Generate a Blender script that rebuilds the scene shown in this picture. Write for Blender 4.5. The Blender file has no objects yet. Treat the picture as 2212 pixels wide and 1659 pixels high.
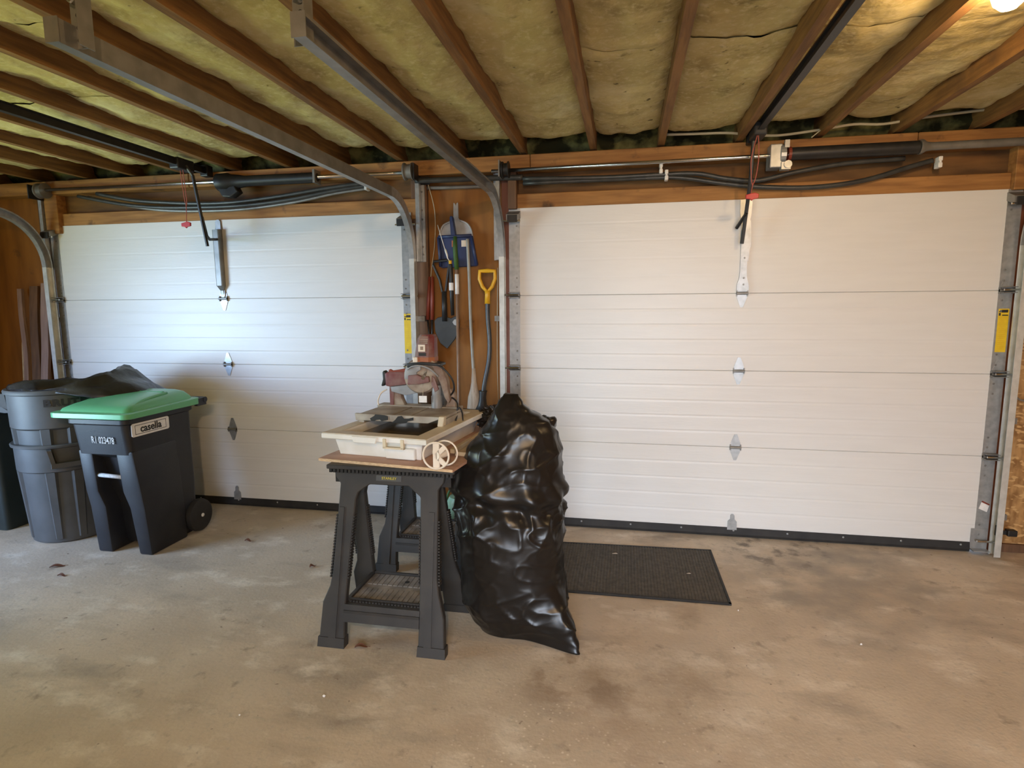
import bpy, bmesh, math, random
from mathutils import Vector, Matrix, noise

random.seed(7)
sc = bpy.context.scene
COL = sc.collection
PI = math.pi

# ------------------------------------------------------------------ camera
cd = bpy.data.cameras.new('camera')
cam = bpy.data.objects.new('camera', cd)
COL.objects.link(cam)
sc.camera = cam
cd.sensor_fit = 'HORIZONTAL'
cd.sensor_width = 36.0
cd.lens = 1271.7 / 2212 * 36
cd.clip_start = 0.02
YAW, PIT, ROL = 0.1917, 0.132, -0.0072
_f = Vector((-math.sin(YAW) * math.cos(PIT), math.cos(YAW) * math.cos(PIT), -math.sin(PIT)))
_r = Vector((math.cos(YAW), math.sin(YAW), 0))
_u = _r.cross(_f)
_r2 = _r * math.cos(ROL) + _u * math.sin(ROL)
_u2 = _u * math.cos(ROL) - _r * math.sin(ROL)
cam.matrix_world = Matrix(((_r2.x, _u2.x, -_f.x, 0.7628), (_r2.y, _u2.y, -_f.y, -3.8741),
                           (_r2.z, _u2.z, -_f.z, 1.5004), (0, 0, 0, 1)))

# ------------------------------------------------------------------ light, exposure
sc.view_settings.view_transform = 'Standard'
sc.view_settings.look = 'None'
sc.view_settings.gamma = 1.0
sc.view_settings.use_curve_mapping = False
sc.view_settings.exposure = 0.44

w = bpy.data.worlds.new('sky')
sc.world = w
w.use_nodes = True
wn = w.node_tree.nodes
wl = w.node_tree.links
for n in list(wn):
    wn.remove(n)
wo = wn.new('ShaderNodeOutputWorld')
bg = wn.new('ShaderNodeBackground')
sky = wn.new('ShaderNodeTexSky')
sky.sky_type = 'NISHITA'
sky.sun_disc = False
sky.sun_elevation = math.radians(48)
sky.sun_rotation = math.radians(200)
wl.new(sky.outputs[0], bg.inputs[0])
bg.inputs[1].default_value = 0.35
wl.new(bg.outputs[0], wo.inputs[0])

DOORWAY = (-3.4, -1.9, 0.0, 2.05)       # open side doorway in the left wall: y0, y1, z0, z1
def lamp(name, kind, loc, energy, color, rot=(0, 0, 0), **kw):
    d = bpy.data.lights.new(name, kind)
    d.energy = energy
    d.color = color
    for k, v in kw.items():
        setattr(d, k, v)
    o = bpy.data.objects.new(name, d)
    COL.objects.link(o)
    o.location = loc
    o.rotation_euler = rot
    return o
# daylight entering by the open side doorway (left, behind the camera): sky light, and light thrown up by the lawn
dy = (DOORWAY[0] + DOORWAY[1]) / 2
lamp('doorway_daylight', 'AREA', (-4.34, dy, 1.15), 30, (0.34, 0.56, 1.0), (0, -PI / 2 + 0.14, 0.80),
     shape='RECTANGLE', size=1.7, size_y=DOORWAY[1] - DOORWAY[0] - 0.05, spread=math.radians(84))
lamp('lawn_bounce', 'AREA', (-4.34, dy, 1.0), 46, (0.84, 1.0, 0.42), (0, -PI / 2 - 0.75, 0),
     shape='RECTANGLE', size=1.2, size_y=DOORWAY[1] - DOORWAY[0] - 0.05, spread=math.radians(150))
# daylight entering by the open doorway in the rear wall
REAR = (0.3, 2.2, 0.0, 2.05)             # x0, x1, z0, z1
lamp('rear_daylight', 'AREA', ((REAR[0] + REAR[1]) / 2, -6.35, 1.15), 25, (0.76, 0.85, 1.0), (PI / 2 - 0.26, 0, 0),
     shape='RECTANGLE', size=1.8, size_y=1.7, spread=math.radians(66))

# ------------------------------------------------------------------ materials
def mat(name, c1, c2=None, rough=0.6, metal=0.0, scale=6.0, detail=4.0, stretch=(1, 1, 1), bump=0.0, bscale=None,
        lo=0.35, hi=0.65, spec=0.5, trans=0.0, coat=0.0):
    m = bpy.data.materials.new(name)
    m.use_nodes = True
    nt = m.node_tree
    b = nt.nodes['Principled BSDF']
    b.inputs['Roughness'].default_value = rough
    b.inputs['Metallic'].default_value = metal
    b.inputs['Specular IOR Level'].default_value = spec
    b.inputs['Transmission Weight'].default_value = trans
    b.inputs['Coat Weight'].default_value = coat
    tc = nt.nodes.new('ShaderNodeTexCoord')
    mp = nt.nodes.new('ShaderNodeMapping')
    mp.inputs['Scale'].default_value = stretch
    nt.links.new(tc.outputs['Object'], mp.inputs[0])
    nz = nt.nodes.new('ShaderNodeTexNoise')
    nz.inputs['Scale'].default_value = scale
    nz.inputs['Detail'].default_value = detail
    nt.links.new(mp.outputs[0], nz.inputs['Vector'])
    cr = nt.nodes.new('ShaderNodeValToRGB')
    c2 = c2 or tuple(v * 0.8 for v in c1)
    cr.color_ramp.elements[0].position = lo
    cr.color_ramp.elements[1].position = hi
    cr.color_ramp.elements[0].color = (*c2, 1)
    cr.color_ramp.elements[1].color = (*c1, 1)
    nt.links.new(nz.outputs[0], cr.inputs[0])
    nt.links.new(cr.outputs[0], b.inputs['Base Color'])
    if bump:
        n2 = nt.nodes.new('ShaderNodeTexNoise')
        n2.inputs['Scale'].default_value = bscale or scale * 4
        n2.inputs['Detail'].default_value = 5
        nt.links.new(mp.outputs[0], n2.inputs['Vector'])
        bp = nt.nodes.new('ShaderNodeBump')
        bp.inputs['Strength'].default_value = bump
        bp.inputs['Distance'].default_value = 0.01
        nt.links.new(n2.outputs[0], bp.inputs['Height'])
        nt.links.new(bp.outputs[0], b.inputs['Normal'])
    return m

def emit(name, color, strength):
    m = bpy.data.materials.new(name)
    m.use_nodes = True
    b = m.node_tree.nodes['Principled BSDF']
    b.inputs['Base Color'].default_value = (*color, 1)
    b.inputs['Emission Color'].default_value = (*color, 1)
    b.inputs['Emission Strength'].default_value = strength
    return m

def layer(m, kind, c, lo, hi, scale, stretch=(1, 1, 1), detail=5, loc=None, rad=None, invert=False):
    """mix one more procedural colour layer over the base colour: noise, voronoi flakes or a blob at a place"""
    nt = m.node_tree
    b = nt.nodes['Principled BSDF']
    src = b.inputs['Base Color'].links[0].from_socket
    tc = nt.nodes.new('ShaderNodeTexCoord')
    mp = nt.nodes.new('ShaderNodeMapping')
    mp.inputs['Scale'].default_value = stretch
    nt.links.new(tc.outputs['Object'], mp.inputs[0])
    if kind == 'voronoi':
        t = nt.nodes.new('ShaderNodeTexVoronoi')
        t.inputs['Scale'].default_value = scale
        out = t.outputs['Distance']
    else:
        t = nt.nodes.new('ShaderNodeTexNoise')
        t.inputs['Scale'].default_value = scale
        t.inputs['Detail'].default_value = detail
        t.inputs['Roughness'].default_value = 0.6
        out = t.outputs[0]
    nt.links.new(mp.outputs[0], t.inputs['Vector'])
    mr = nt.nodes.new('ShaderNodeMapRange')
    mr.inputs['From Min'].default_value = lo
    mr.inputs['From Max'].default_value = hi
    mr.inputs['To Min'].default_value = 1.0 if invert else 0.0
    mr.inputs['To Max'].default_value = 0.0 if invert else 1.0
    nt.links.new(out, mr.inputs[0])
    fac = mr.outputs[0]
    if loc is not None:
        vd = nt.nodes.new('ShaderNodeVectorMath')
        vd.operation = 'DISTANCE'
        vd.inputs[1].default_value = loc
        nt.links.new(tc.outputs['Object'], vd.inputs[0])
        m2 = nt.nodes.new('ShaderNodeMapRange')
        m2.inputs['From Min'].default_value = rad * 0.45
        m2.inputs['From Max'].default_value = rad
        m2.inputs['To Min'].default_value = 1
        m2.inputs['To Max'].default_value = 0
        nt.links.new(vd.outputs['Value'], m2.inputs[0])
        mu = nt.nodes.new('ShaderNodeMath')
        mu.operation = 'MULTIPLY'
        nt.links.new(fac, mu.inputs[0])
        nt.links.new(m2.outputs[0], mu.inputs[1])
        fac = mu.outputs[0]
    mx = nt.nodes.new('ShaderNodeMix')
    mx.data_type = 'RGBA'
    nt.links.new(fac, mx.inputs['Factor'])
    nt.links.new(src, mx.inputs[6])
    mx.inputs[7].default_value = (*c, 1)
    nt.links.new(mx.outputs[2], b.inputs['Base Color'])
    return m

MT = {}
m = mat('concrete', (0.585, 0.485, 0.37), (0.45, 0.37, 0.28), rough=0.72, scale=1.6, detail=8, bump=0.12, bscale=60, lo=0.35, hi=0.66, spec=0.35)
layer(m, 'noise', (0.64, 0.55, 0.43), 0.52, 0.72, 1.1)
layer(m, 'noise', (0.32, 0.27, 0.215), 0.53, 0.72, 2.3, stretch=(0.6, 1.4, 1), detail=9)
layer(m, 'noise', (0.70, 0.62, 0.51), 0.54, 0.70, 4.5, stretch=(0.8, 1.3, 1), detail=9)
layer(m, 'noise', (0.30, 0.24, 0.18), 0.60, 0.74, 9.0, detail=6)
layer(m, 'noise', (0.26, 0.20, 0.15), 0.70, 0.76, 26, detail=2)
layer(m, 'noise', (0.42, 0.37, 0.30), 0.55, 0.8, 34, detail=3)
layer(m, 'voronoi', (0.68, 0.60, 0.49), 0.10, 0.24, 42, loc=(0.75, -2.2, 0), rad=0.85, invert=True)
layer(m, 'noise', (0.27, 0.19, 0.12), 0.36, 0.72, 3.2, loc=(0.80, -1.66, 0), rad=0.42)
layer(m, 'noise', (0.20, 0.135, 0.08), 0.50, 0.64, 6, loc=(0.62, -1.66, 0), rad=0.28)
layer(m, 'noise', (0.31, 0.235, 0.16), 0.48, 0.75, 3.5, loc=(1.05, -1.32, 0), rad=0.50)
layer(m, 'noise', (0.33, 0.29, 0.24), 0.40, 0.65, 3, loc=(1.95, -0.55, 0), rad=0.8)
layer(m, 'noise', (0.22, 0.19, 0.155), 0.52, 0.64, 7, loc=(1.7, -0.12, 0), rad=0.5)
layer(m, 'noise', (0.40, 0.31, 0.23), 0.45, 0.7, 3, loc=(0.8, -2.3, 0), rad=0.9)
MT['concrete'] = m
MT['door'] = mat('white_door_steel', (0.72, 0.705, 0.68), (0.695, 0.68, 0.655), rough=0.38, scale=3, stretch=(1, 1, 8), bump=0.05, bscale=14, spec=0.5)
MT['galv'] = mat('galvanised_steel', (0.44, 0.45, 0.455), (0.35, 0.36, 0.365), rough=0.36, metal=0.55, scale=30, detail=2)
MT['galvdull'] = mat('dull_galvanised', (0.27, 0.262, 0.245), (0.20, 0.195, 0.18), rough=0.42, metal=0.5, scale=14)
MT['rail'] = mat('pale_galvanised_rail', (0.74, 0.76, 0.74), (0.60, 0.62, 0.60), rough=0.32, metal=0.4, scale=20)
MT['rod'] = mat('bright_steel_rod', (0.75, 0.76, 0.76), (0.6, 0.6, 0.6), rough=0.22, metal=1.0, scale=5)
MT['black'] = mat('black_steel', (0.012, 0.012, 0.013), (0.02, 0.019, 0.018), rough=0.45, scale=20)
MT['rubber'] = mat('black_rubber', (0.012, 0.011, 0.011), (0.022, 0.02, 0.018), rough=0.7, scale=12)
m = mat('joist_wood', (0.28, 0.135, 0.036), (0.155, 0.070, 0.018), rough=0.75, scale=5, stretch=(9, 0.7, 9), detail=6, bump=0.15)
layer(m, 'noise', (0.10, 0.05, 0.022), 0.6, 0.8, 3)
MT['joist'] = m

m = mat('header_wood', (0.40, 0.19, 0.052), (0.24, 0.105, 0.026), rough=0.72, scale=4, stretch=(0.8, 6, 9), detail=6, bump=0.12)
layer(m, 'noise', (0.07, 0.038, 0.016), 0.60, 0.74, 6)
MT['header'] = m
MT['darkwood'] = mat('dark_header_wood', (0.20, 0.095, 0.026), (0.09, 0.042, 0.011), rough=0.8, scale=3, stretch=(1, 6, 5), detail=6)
MT['ply'] = mat('plywood_wall', (0.30, 0.118, 0.018), (0.20, 0.075, 0.010), rough=0.75, scale=2.4, stretch=(5, 1, 0.8), detail=6)
layer(MT['ply'], 'noise', (0.10, 0.045, 0.016), 0.64, 0.78, 7)
m = mat('osb_board', (0.46, 0.26, 0.095), (0.25, 0.12, 0.035), rough=0.6, scale=26, detail=2, stretch=(1, 1, 0.5), lo=0.38, hi=0.62, bump=0.1)
layer(m, 'noise', (0.58, 0.36, 0.15), 0.56, 0.62, 36, stretch=(0.6, 1, 1.4), detail=1)
MT['osb'] = m
MT['stud'] = mat('dark_stud', (0.17, 0.085, 0.04), (0.10, 0.05, 0.025), rough=0.75, scale=4, stretch=(8, 8, 0.7))
MT['redwood'] = mat('red_brown_trim', (0.22, 0.075, 0.04), (0.15, 0.05, 0.028), rough=0.6, scale=4, stretch=(8, 8, 0.7))
m = mat('glass_wool', (0.60, 0.50, 0.24), (0.43, 0.345, 0.14), rough=0.95, scale=3.2, detail=7, bump=0.55, bscale=26, spec=0.1, lo=0.3, hi=0.68)
layer(m, 'noise', (0.70, 0.64, 0.40), 0.55, 0.75, 2.1)
layer(m, 'noise', (0.27, 0.205, 0.085), 0.54, 0.74, 4.0, stretch=(1.2, 0.8, 1), detail=8)
layer(m, 'noise', (0.12, 0.09, 0.04), 0.64, 0.76, 5.5, stretch=(0.8, 1.5, 1), detail=8)
layer(m, 'noise', (0.64, 0.55, 0.31), 0.50, 0.75, 38, detail=3)
layer(m, 'noise', (0.17, 0.135, 0.06), 0.69, 0.75, 16, stretch=(1, 1, 1), detail=2)
MT['wool'] = m
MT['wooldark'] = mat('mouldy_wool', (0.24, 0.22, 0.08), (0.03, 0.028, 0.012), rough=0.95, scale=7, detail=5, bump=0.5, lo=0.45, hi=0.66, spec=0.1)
MT['roofdeck'] = mat('roof_deck', (0.09, 0.06, 0.03), (0.03, 0.022, 0.012), rough=0.9, scale=5)
MT['sawblack'] = mat('sawhorse_plastic', (0.026, 0.024, 0.023), (0.040, 0.035, 0.031), rough=0.52, scale=8, detail=5, bump=0.04, bscale=200)
m = mat('dusty_shelf', (0.30, 0.27, 0.24), (0.14, 0.125, 0.11), rough=0.75, scale=11, detail=6)
MT['shelf'] = m
MT['plypink'] = mat('plywood_sheet', (0.50, 0.30, 0.21), (0.42, 0.24, 0.165), rough=0.6, scale=3, stretch=(1, 6, 1), detail=5)
MT['plyedge'] = mat('plywood_edge', (0.66, 0.47, 0.28), (0.45, 0.30, 0.17), rough=0.7, scale=50, stretch=(1, 1, 6))
m = mat('tray_plastic', (0.80, 0.79, 0.76), (0.70, 0.67, 0.60), rough=0.42, scale=7, detail=5)
MT['tray'] = m
m = mat('tray_rim_plastic', (0.66, 0.57, 0.42), (0.50, 0.40, 0.27), rough=0.5, scale=6, detail=5)
MT['rim'] = m
MT['water'] = mat('dirty_water', (0.10, 0.075, 0.045), (0.15, 0.115, 0.07), rough=0.12, scale=6)
MT['table'] = mat('dusty_table_steel', (0.48, 0.43, 0.36), (0.28, 0.23, 0.18), rough=0.6, metal=0.2, scale=8, detail=6)
MT['sawred'] = mat('dusty_red_paint', (0.15, 0.028, 0.03), (0.23, 0.135, 0.115), rough=0.5, scale=13, detail=5, lo=0.4, hi=0.7)
MT['dust'] = mat('dusty_casting', (0.36, 0.295, 0.22), (0.20, 0.12, 0.085), rough=0.75, scale=14, detail=5)
MT['greyplastic'] = mat('grey_guard', (0.33, 0.33, 0.335), (0.22, 0.215, 0.21), rough=0.45, scale=12)
MT['orange'] = mat('orange_band', (0.42, 0.14, 0.06), (0.30, 0.11, 0.05), rough=0.5)
MT['white'] = mat('white_plastic', (0.78, 0.76, 0.73), (0.68, 0.65, 0.60), rough=0.4, scale=9)
MT['paper'] = mat('white_paper', (0.82, 0.80, 0.77), (0.72, 0.69, 0.66), rough=0.7, scale=30)
MT['cream'] = mat('cream_plastic', (0.80, 0.71, 0.60), (0.68, 0.58, 0.46), rough=0.4, scale=9)
m = mat('black_bag_plastic', (0.010, 0.0085, 0.0075), (0.013, 0.0105, 0.009), rough=0.30, scale=4, bump=0.25, bscale=18, spec=0.34)
def crinkle(m, scale, strength):
    nt = m.node_tree
    for n_ in [n_ for n_ in nt.nodes if n_.type == 'BUMP']:
        h = n_.inputs['Height'].links[0].from_node
        h.noise_type = 'RIDGED_MULTIFRACTAL'
        h.normalize = True
        h.inputs['Scale'].default_value = scale
        h.inputs['Detail'].default_value = 2.5
        h.inputs['Distortion'].default_value = 0.6
        n_.inputs['Strength'].default_value = strength
        n_.inputs['Distance'].default_value = 0.02
crinkle(m, 9.0, 0.25)
MT['bag'] = m
MT['bagdull'] = mat('dusty_bag_plastic', (0.03, 0.027, 0.026), (0.018, 0.016, 0.016), rough=0.32, scale=9, bump=0.3, bscale=25)
MT['mat'] = mat('ribbed_mat', (0.060, 0.053, 0.044), (0.095, 0.082, 0.066), rough=0.85, scale=40, detail=6)
MT['cart'] = mat('charcoal_cart_plastic', (0.0125, 0.013, 0.017), (0.018, 0.018, 0.021), rough=0.48, scale=9, bump=0.06, bscale=150)
MT['green'] = mat('green_lid_plastic', (0.13, 0.44, 0.21), (0.115, 0.39, 0.185), rough=0.30, scale=5)
MT['cangrey'] = mat('grey_can_plastic', (0.088, 0.088, 0.085), (0.066, 0.066, 0.062), rough=0.5, scale=7, detail=5)
MT['darkbin'] = mat('dark_green_bin', (0.012, 0.02, 0.017), (0.018, 0.026, 0.022), rough=0.5)
MT['yellow'] = mat('yellow_handle', (0.76, 0.42, 0.02), (0.68, 0.36, 0.015), rough=0.4)
MT['sticker'] = mat('yellow_sticker', (0.80, 0.56, 0.02), (0.72, 0.48, 0.015), rough=0.5, scale=30)
MT['blue'] = mat('blue_dustpan', (0.026, 0.042, 0.125), (0.02, 0.032, 0.09), rough=0.45)
MT['pan'] = mat('grey_white_pan', (0.50, 0.49, 0.48), (0.30, 0.29, 0.28), rough=0.5, scale=8)
MT['shaft'] = mat('black_shaft', (0.05, 0.055, 0.06), (0.035, 0.038, 0.042), rough=0.3)
MT['greypole'] = mat('grey_pole', (0.36, 0.36, 0.33), (0.27, 0.26, 0.23), rough=0.5, scale=12)
MT['brownpole'] = mat('brown_pole', (0.30, 0.20, 0.14), (0.22, 0.14, 0.10), rough=0.35, scale=12)
MT['greenpole'] = mat('green_grip', (0.05, 0.12, 0.02), (0.03, 0.08, 0.015), rough=0.6)
MT['redgrip'] = mat('red_grip', (0.22, 0.036, 0.016), (0.16, 0.028, 0.012), rough=0.5)
MT['blade'] = mat('grey_blade', (0.065, 0.068, 0.07), (0.04, 0.041, 0.042), rough=0.5, metal=0.3)
MT['bristle'] = mat('pale_fibre', (0.50, 0.42, 0.34), (0.36, 0.28, 0.21), rough=0.8, scale=60, stretch=(3, 3, 0.2))
MT['redcord'] = mat('red_cord', (0.40, 0.10, 0.07), (0.3, 0.07, 0.05), rough=0.7)
MT['redplastic'] = mat('red_handle', (0.55, 0.02, 0.02), (0.45, 0.015, 0.015), rough=0.4)
MT['cable'] = mat('cream_cable', (0.50, 0.44, 0.30), (0.42, 0.36, 0.24), rough=0.6)
MT['hose'] = mat('black_pipe', (0.030, 0.031, 0.030), (0.05, 0.05, 0.046), rough=0.38, scale=15)
MT['plank'] = mat('weathered_plank', (0.36, 0.235, 0.185), (0.24, 0.15, 0.115), rough=0.7, scale=4, stretch=(8, 8, 0.6))
MT['palewood'] = mat('pale_board', (0.55, 0.42, 0.26), (0.42, 0.31, 0.18), rough=0.7, scale=5, stretch=(6, 1, 6))
MT['leaf'] = mat('dry_leaf', (0.19, 0.085, 0.045), (0.12, 0.05, 0.03), rough=0.8, scale=30)
MT['ink'] = mat('dark_ink', (0.02, 0.018, 0.016), rough=0.6)
MT['yellowink'] = mat('yellow_ink', (0.72, 0.60, 0.05), rough=0.5)
MT['whiteink'] = mat('white_ink', (0.55, 0.55, 0.55), (0.40, 0.40, 0.40), rough=0.6, scale=60)
MT['labelgrey'] = mat('grey_label', (0.085, 0.088, 0.09), rough=0.4)
MT['palegreen'] = mat('pale_green_plastic', (0.36, 0.55, 0.38), (0.28, 0.45, 0.30), rough=0.4)
MT['bulb'] = emit('lit_bulb', (1.0, 0.68, 0.34), 190)
MT['bulb2'] = emit('lit_rear_bulb', (1.0, 0.67, 0.35), 1000)
MT['lawn'] = mat('lawn', (0.10, 0.20, 0.035), (0.07, 0.15, 0.025), rough=0.9, scale=3)
MT['backwall'] = mat('rear_panelling', (0.42, 0.30, 0.18), (0.34, 0.23, 0.13), rough=0.7, scale=2, stretch=(4, 4, 0.5))

# ------------------------------------------------------------------ mesh helpers
def BM():
    return bmesh.new()

def hexa(bm, p):
    """p: 8 points, bottom ring then top ring"""
    v = [bm.verts.new(q) for q in p]
    for f in ((3, 2, 1, 0), (4, 5, 6, 7), (0, 1, 5, 4), (1, 2, 6, 5), (2, 3, 7, 6), (3, 0, 4, 7)):
        bm.faces.new([v[i] for i in f])
    return v

def bx(bm, x0, x1, y0, y1, z0, z1, mtx=None):
    p = [Vector(q) for q in ((x0, y0, z0), (x1, y0, z0), (x1, y1, z0), (x0, y1, z0),
                             (x0, y0, z1), (x1, y0, z1), (x1, y1, z1), (x0, y1, z1))]
    if mtx is not None:
        p = [mtx @ q for q in p]
    return hexa(bm, p)

def loft(bm, rings, closed=True, cap=True):
    R = [[bm.verts.new(q) for q in r] for r in rings]
    n = len(R[0])
    for a, b in zip(R, R[1:]):
        for i in range(n if closed else n - 1):
            j = (i + 1) % n
            bm.faces.new((a[i], a[j], b[j], b[i]))
    if cap and closed:
        bm.faces.new(R[0][::-1])
        bm.faces.new(R[-1])
    return R

def tube(bm, pts, r, n=10, closed=False, cap=True):
    pts = [Vector(p) for p in pts]
    rr = r if isinstance(r, (list, tuple)) else [r] * len(pts)
    N = len(pts)
    T = []
    for i in range(N):
        a = pts[i - 1] if (i > 0 or closed) else pts[i]
        b = pts[(i + 1) % N] if (i < N - 1 or closed) else pts[i]
        T.append((b - a).normalized())
    up = Vector((0, 0, 1)) if abs(T[0].z) < 0.9 else Vector((1, 0, 0))
    u = (up - T[0] * up.dot(T[0])).normalized()
    rings = []
    for i in range(N):
        u = (u - T[i] * u.dot(T[i])).normalized()
        v = T[i].cross(u)
        rings.append([pts[i] + (u * math.cos(2 * PI * k / n) + v * math.sin(2 * PI * k / n)) * rr[i] for k in range(n)])
    if closed:
        R = [[bm.verts.new(q) for q in ring] for ring in rings]
        for i in range(N):
            a, b = R[i], R[(i + 1) % N]
            for k in range(n):
                bm.faces.new((a[k], a[(k + 1) % n], b[(k + 1) % n], b[k]))
    else:
        loft(bm, rings, True, cap)

def smooth_path(pts, k=6):
    P = [Vector(p) for p in pts]
    out = []
    for i in range(len(P) - 1):
        p0 = P[max(i - 1, 0)]; p1 = P[i]; p2 = P[i + 1]; p3 = P[min(i + 2, len(P) - 1)]
        for j in range(k):
            t = j / k
            out.append(0.5 * ((2 * p1) + (p2 - p0) * t + (2 * p0 - 5 * p1 + 4 * p2 - p3) * t * t + (3 * p1 - p0 - 3 * p2 + p3) * t ** 3))
    out.append(P[-1])
    return out

def prism(bm, poly, vec):
    """poly: 3D outline, extruded along vec"""
    vec = Vector(vec)
    a = [bm.verts.new(Vector(p)) for p in poly]
    b = [bm.verts.new(Vector(p) + vec) for p in poly]
    n = len(a)
    for i in range(n):
        j = (i + 1) % n
        bm.faces.new((a[i], a[j], b[j], b[i]))
    bm.faces.new(a[::-1])
    bm.faces.new(b)
    return a + b

def lathe(bm, prof, c=(0, 0, 0), n=40, axis='z', cap=False):
    c = Vector(c)
    rings = []
    for r, h in prof:
        ring = []
        for k in range(n):
            a = 2 * PI * k / n
            if axis == 'z':
                q = Vector((r * math.cos(a), r * math.sin(a), h))
            elif axis == 'x':
                q = Vector((h, r * math.cos(a), r * math.sin(a)))
            else:
                q = Vector((r * math.sin(a), h, r * math.cos(a)))
            ring.append(c + q)
        rings.append(ring)
    loft(bm, rings, True, cap)

def bevel(bm, w, seg=2, ang=0.5):
    bmesh.ops.recalc_face_normals(bm, faces=bm.faces)
    e = [e for e in bm.edges if e.is_manifold and e.calc_face_angle(0) > ang]
    bmesh.ops.bevel(bm, geom=e, offset=w, segments=seg, profile=0.5, affect='EDGES', clamp_overlap=True)

def wloc(o):
    v = Vector((0, 0, 0))
    while o:
        v += o.location
        o = o.parent
    return v

def obj(name, bm, m, parent=None, smooth=False, kind=None, label=None, loc=None):
    """link a bmesh given in world coordinates as one mesh object"""
    bmesh.ops.recalc_face_normals(bm, faces=bm.faces)
    if parent:
        off = wloc(parent)
    elif loc is not None:
        off = Vector(loc)
    else:
        off = Vector((0, 0, 0))
    bmesh.ops.translate(bm, verts=bm.verts, vec=-off)
    me = bpy.data.meshes.new(name)
    bm.to_mesh(me)
    bm.free()
    me.materials.append(MT[m])
    if smooth:
        for p in me.polygons:
            p.use_smooth = True
        if smooth is not True:
            me.set_sharp_from_angle(angle=smooth)
    o = bpy.data.objects.new(name, me)
    COL.objects.link(o)
    if parent:
        o.parent = parent
    else:
        o.location = off
    if kind:
        o['kind'] = kind
    if label:
        o['label'] = label
    return o

def tag(o, label, cat, group=None, kind=None):
    o['label'] = label
    if cat:
        o['category'] = cat
    if group:
        o['group'] = group
    if kind:
        o['kind'] = kind
    return o

def thing(name, label, cat, loc=(0, 0, 0), group=None):
    o = bpy.data.objects.new(name, None)
    COL.objects.link(o)
    o.empty_display_size = 0.05
    o.location = loc
    return tag(o, label, cat, group)

def struct(name, label, loc=(0, 0, 0)):
    o = bpy.data.objects.new(name, None)
    COL.objects.link(o)
    o.location = loc
    o['kind'] = 'structure'
    o['label'] = label
    return o

def copy_part(o, parent, loc):
    c = o.copy()
    COL.objects.link(c)
    c.parent = parent
    c.location = loc
    return c

def copy_tree(o, parent=None):
    c = o.copy()
    COL.objects.link(c)
    c.parent = parent
    for ch in list(o.children):
        copy_tree(ch, c)
    return c

def lettering(name, body, size, m, parent, origin, xdir, zdir, extrude=0.0006, align='CENTER', sx=1.0, bold=0.0):
    cu = bpy.data.curves.new(name, 'FONT')
    cu.body = body
    cu.size = size
    cu.extrude = extrude
    cu.offset = bold
    cu.align_x = align
    cu.align_y = 'CENTER'
    cu.materials.append(MT[m])
    o = bpy.data.objects.new(name, cu)
    COL.objects.link(o)
    X = Vector(xdir).normalized(); Zv = Vector(zdir).normalized()
    N = X.cross(Zv).normalized()
    Zv = N.cross(X)
    M4 = Matrix((( X.x * sx, Zv.x, N.x, 0), (X.y * sx, Zv.y, N.y, 0), (X.z * sx, Zv.z, N.z, 0), (0, 0, 0, 1)))
    off = Vector(origin) - wloc(parent)
    cu.resolution_u = 3
    bpy.context.view_layer.update()
    me = bpy.data.meshes.new_from_object(o.evaluated_get(bpy.context.evaluated_depsgraph_get()))
    me.materials.clear()
    me.materials.append(MT[m])
    bpy.data.objects.remove(o)
    bpy.data.curves.remove(cu)
    me.transform(Matrix.Translation(off) @ M4)
    o = bpy.data.objects.new(name, me)
    COL.objects.link(o)
    o.parent = parent
    return o

# ------------------------------------------------------------------ setting: floor, walls, ceiling
XW0, XW1, YB = -4.4, 3.9, -6.4
b = BM(); bx(b, XW0 - 0.1, XW1 + 0.1, YB - 0.1, 0.25, -0.12, 0.0)
floor = obj('floor', b, 'concrete', kind='structure', label='bare stained concrete garage floor')

# plywood wall behind the tools, outer corners in plywood and OSB
wall = struct('wall_front', 'wooden front wall of the garage around the two overhead doors')
def wpart(name, x0, x1, y0, y1, z0, z1, m, bev=0.0):
    b = BM(); bx(b, x0, x1, y0, y1, z0, z1)
    if bev:
        bevel(b, bev, 1)
    return obj(name, b, m, wall)
wpart('plywood_panel', XW0, -3.60, 0.05, 0.065, 0.0, 2.36, 'ply')
wpart('plywood_panel', -0.66, 0.0, 0.05, 0.065, 0.0, 2.335, 'ply')
wpart('osb_panel', 2.93, XW1, 0.05, 0.065, 0.05, 2.36, 'osb')
wpart('sill_plate', 2.95, XW1, 0.03, 0.07, 0.0, 0.05, 'stud')
wpart('outer_sheathing', XW0, XW1, 0.19, 0.21, 2.0, 2.75, 'roofdeck')
# studs beside each opening
for x0, x1, mm in ((-3.70, -3.585, 'stud'), (-0.675, -0.565, 'stud'), (-0.055, 0.0, 'redwood'), (2.915, 2.985, 'redwood')):
    wpart('jamb_stud', x0, x1, 0.015, 0.055, 0.0, 2.34, mm, 0.003)
# header: bright lower strip, dark recessed board, top beam
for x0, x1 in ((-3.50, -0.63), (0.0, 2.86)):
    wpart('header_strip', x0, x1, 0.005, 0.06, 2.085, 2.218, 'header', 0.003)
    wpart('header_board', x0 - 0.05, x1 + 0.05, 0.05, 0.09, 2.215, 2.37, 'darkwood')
wpart('header_post', -3.585, -3.47, -0.03, 0.05, 2.07, 2.37, 'header', 0.003)
wpart('header_post', 2.86, 2.96, -0.03, 0.05, 2.12, 2.37, 'header', 0.003)
wpart('header_post', 0.0, 0.055, -0.04, 0.05, 2.12, 2.37, 'stud', 0.003)
x = XW0
for L in (2.1, 2.45, 2.2, 1.6):
    wpart('top_beam', x, min(x + L - 0.003, XW1), -0.06, 0.06, 2.35 + 0.002, 2.446, 'header', 0.004)
    x += L
wpart('ledger', XW0, XW1, 0.10, 0.14, 2.44, 2.52, 'darkwood')
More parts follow.
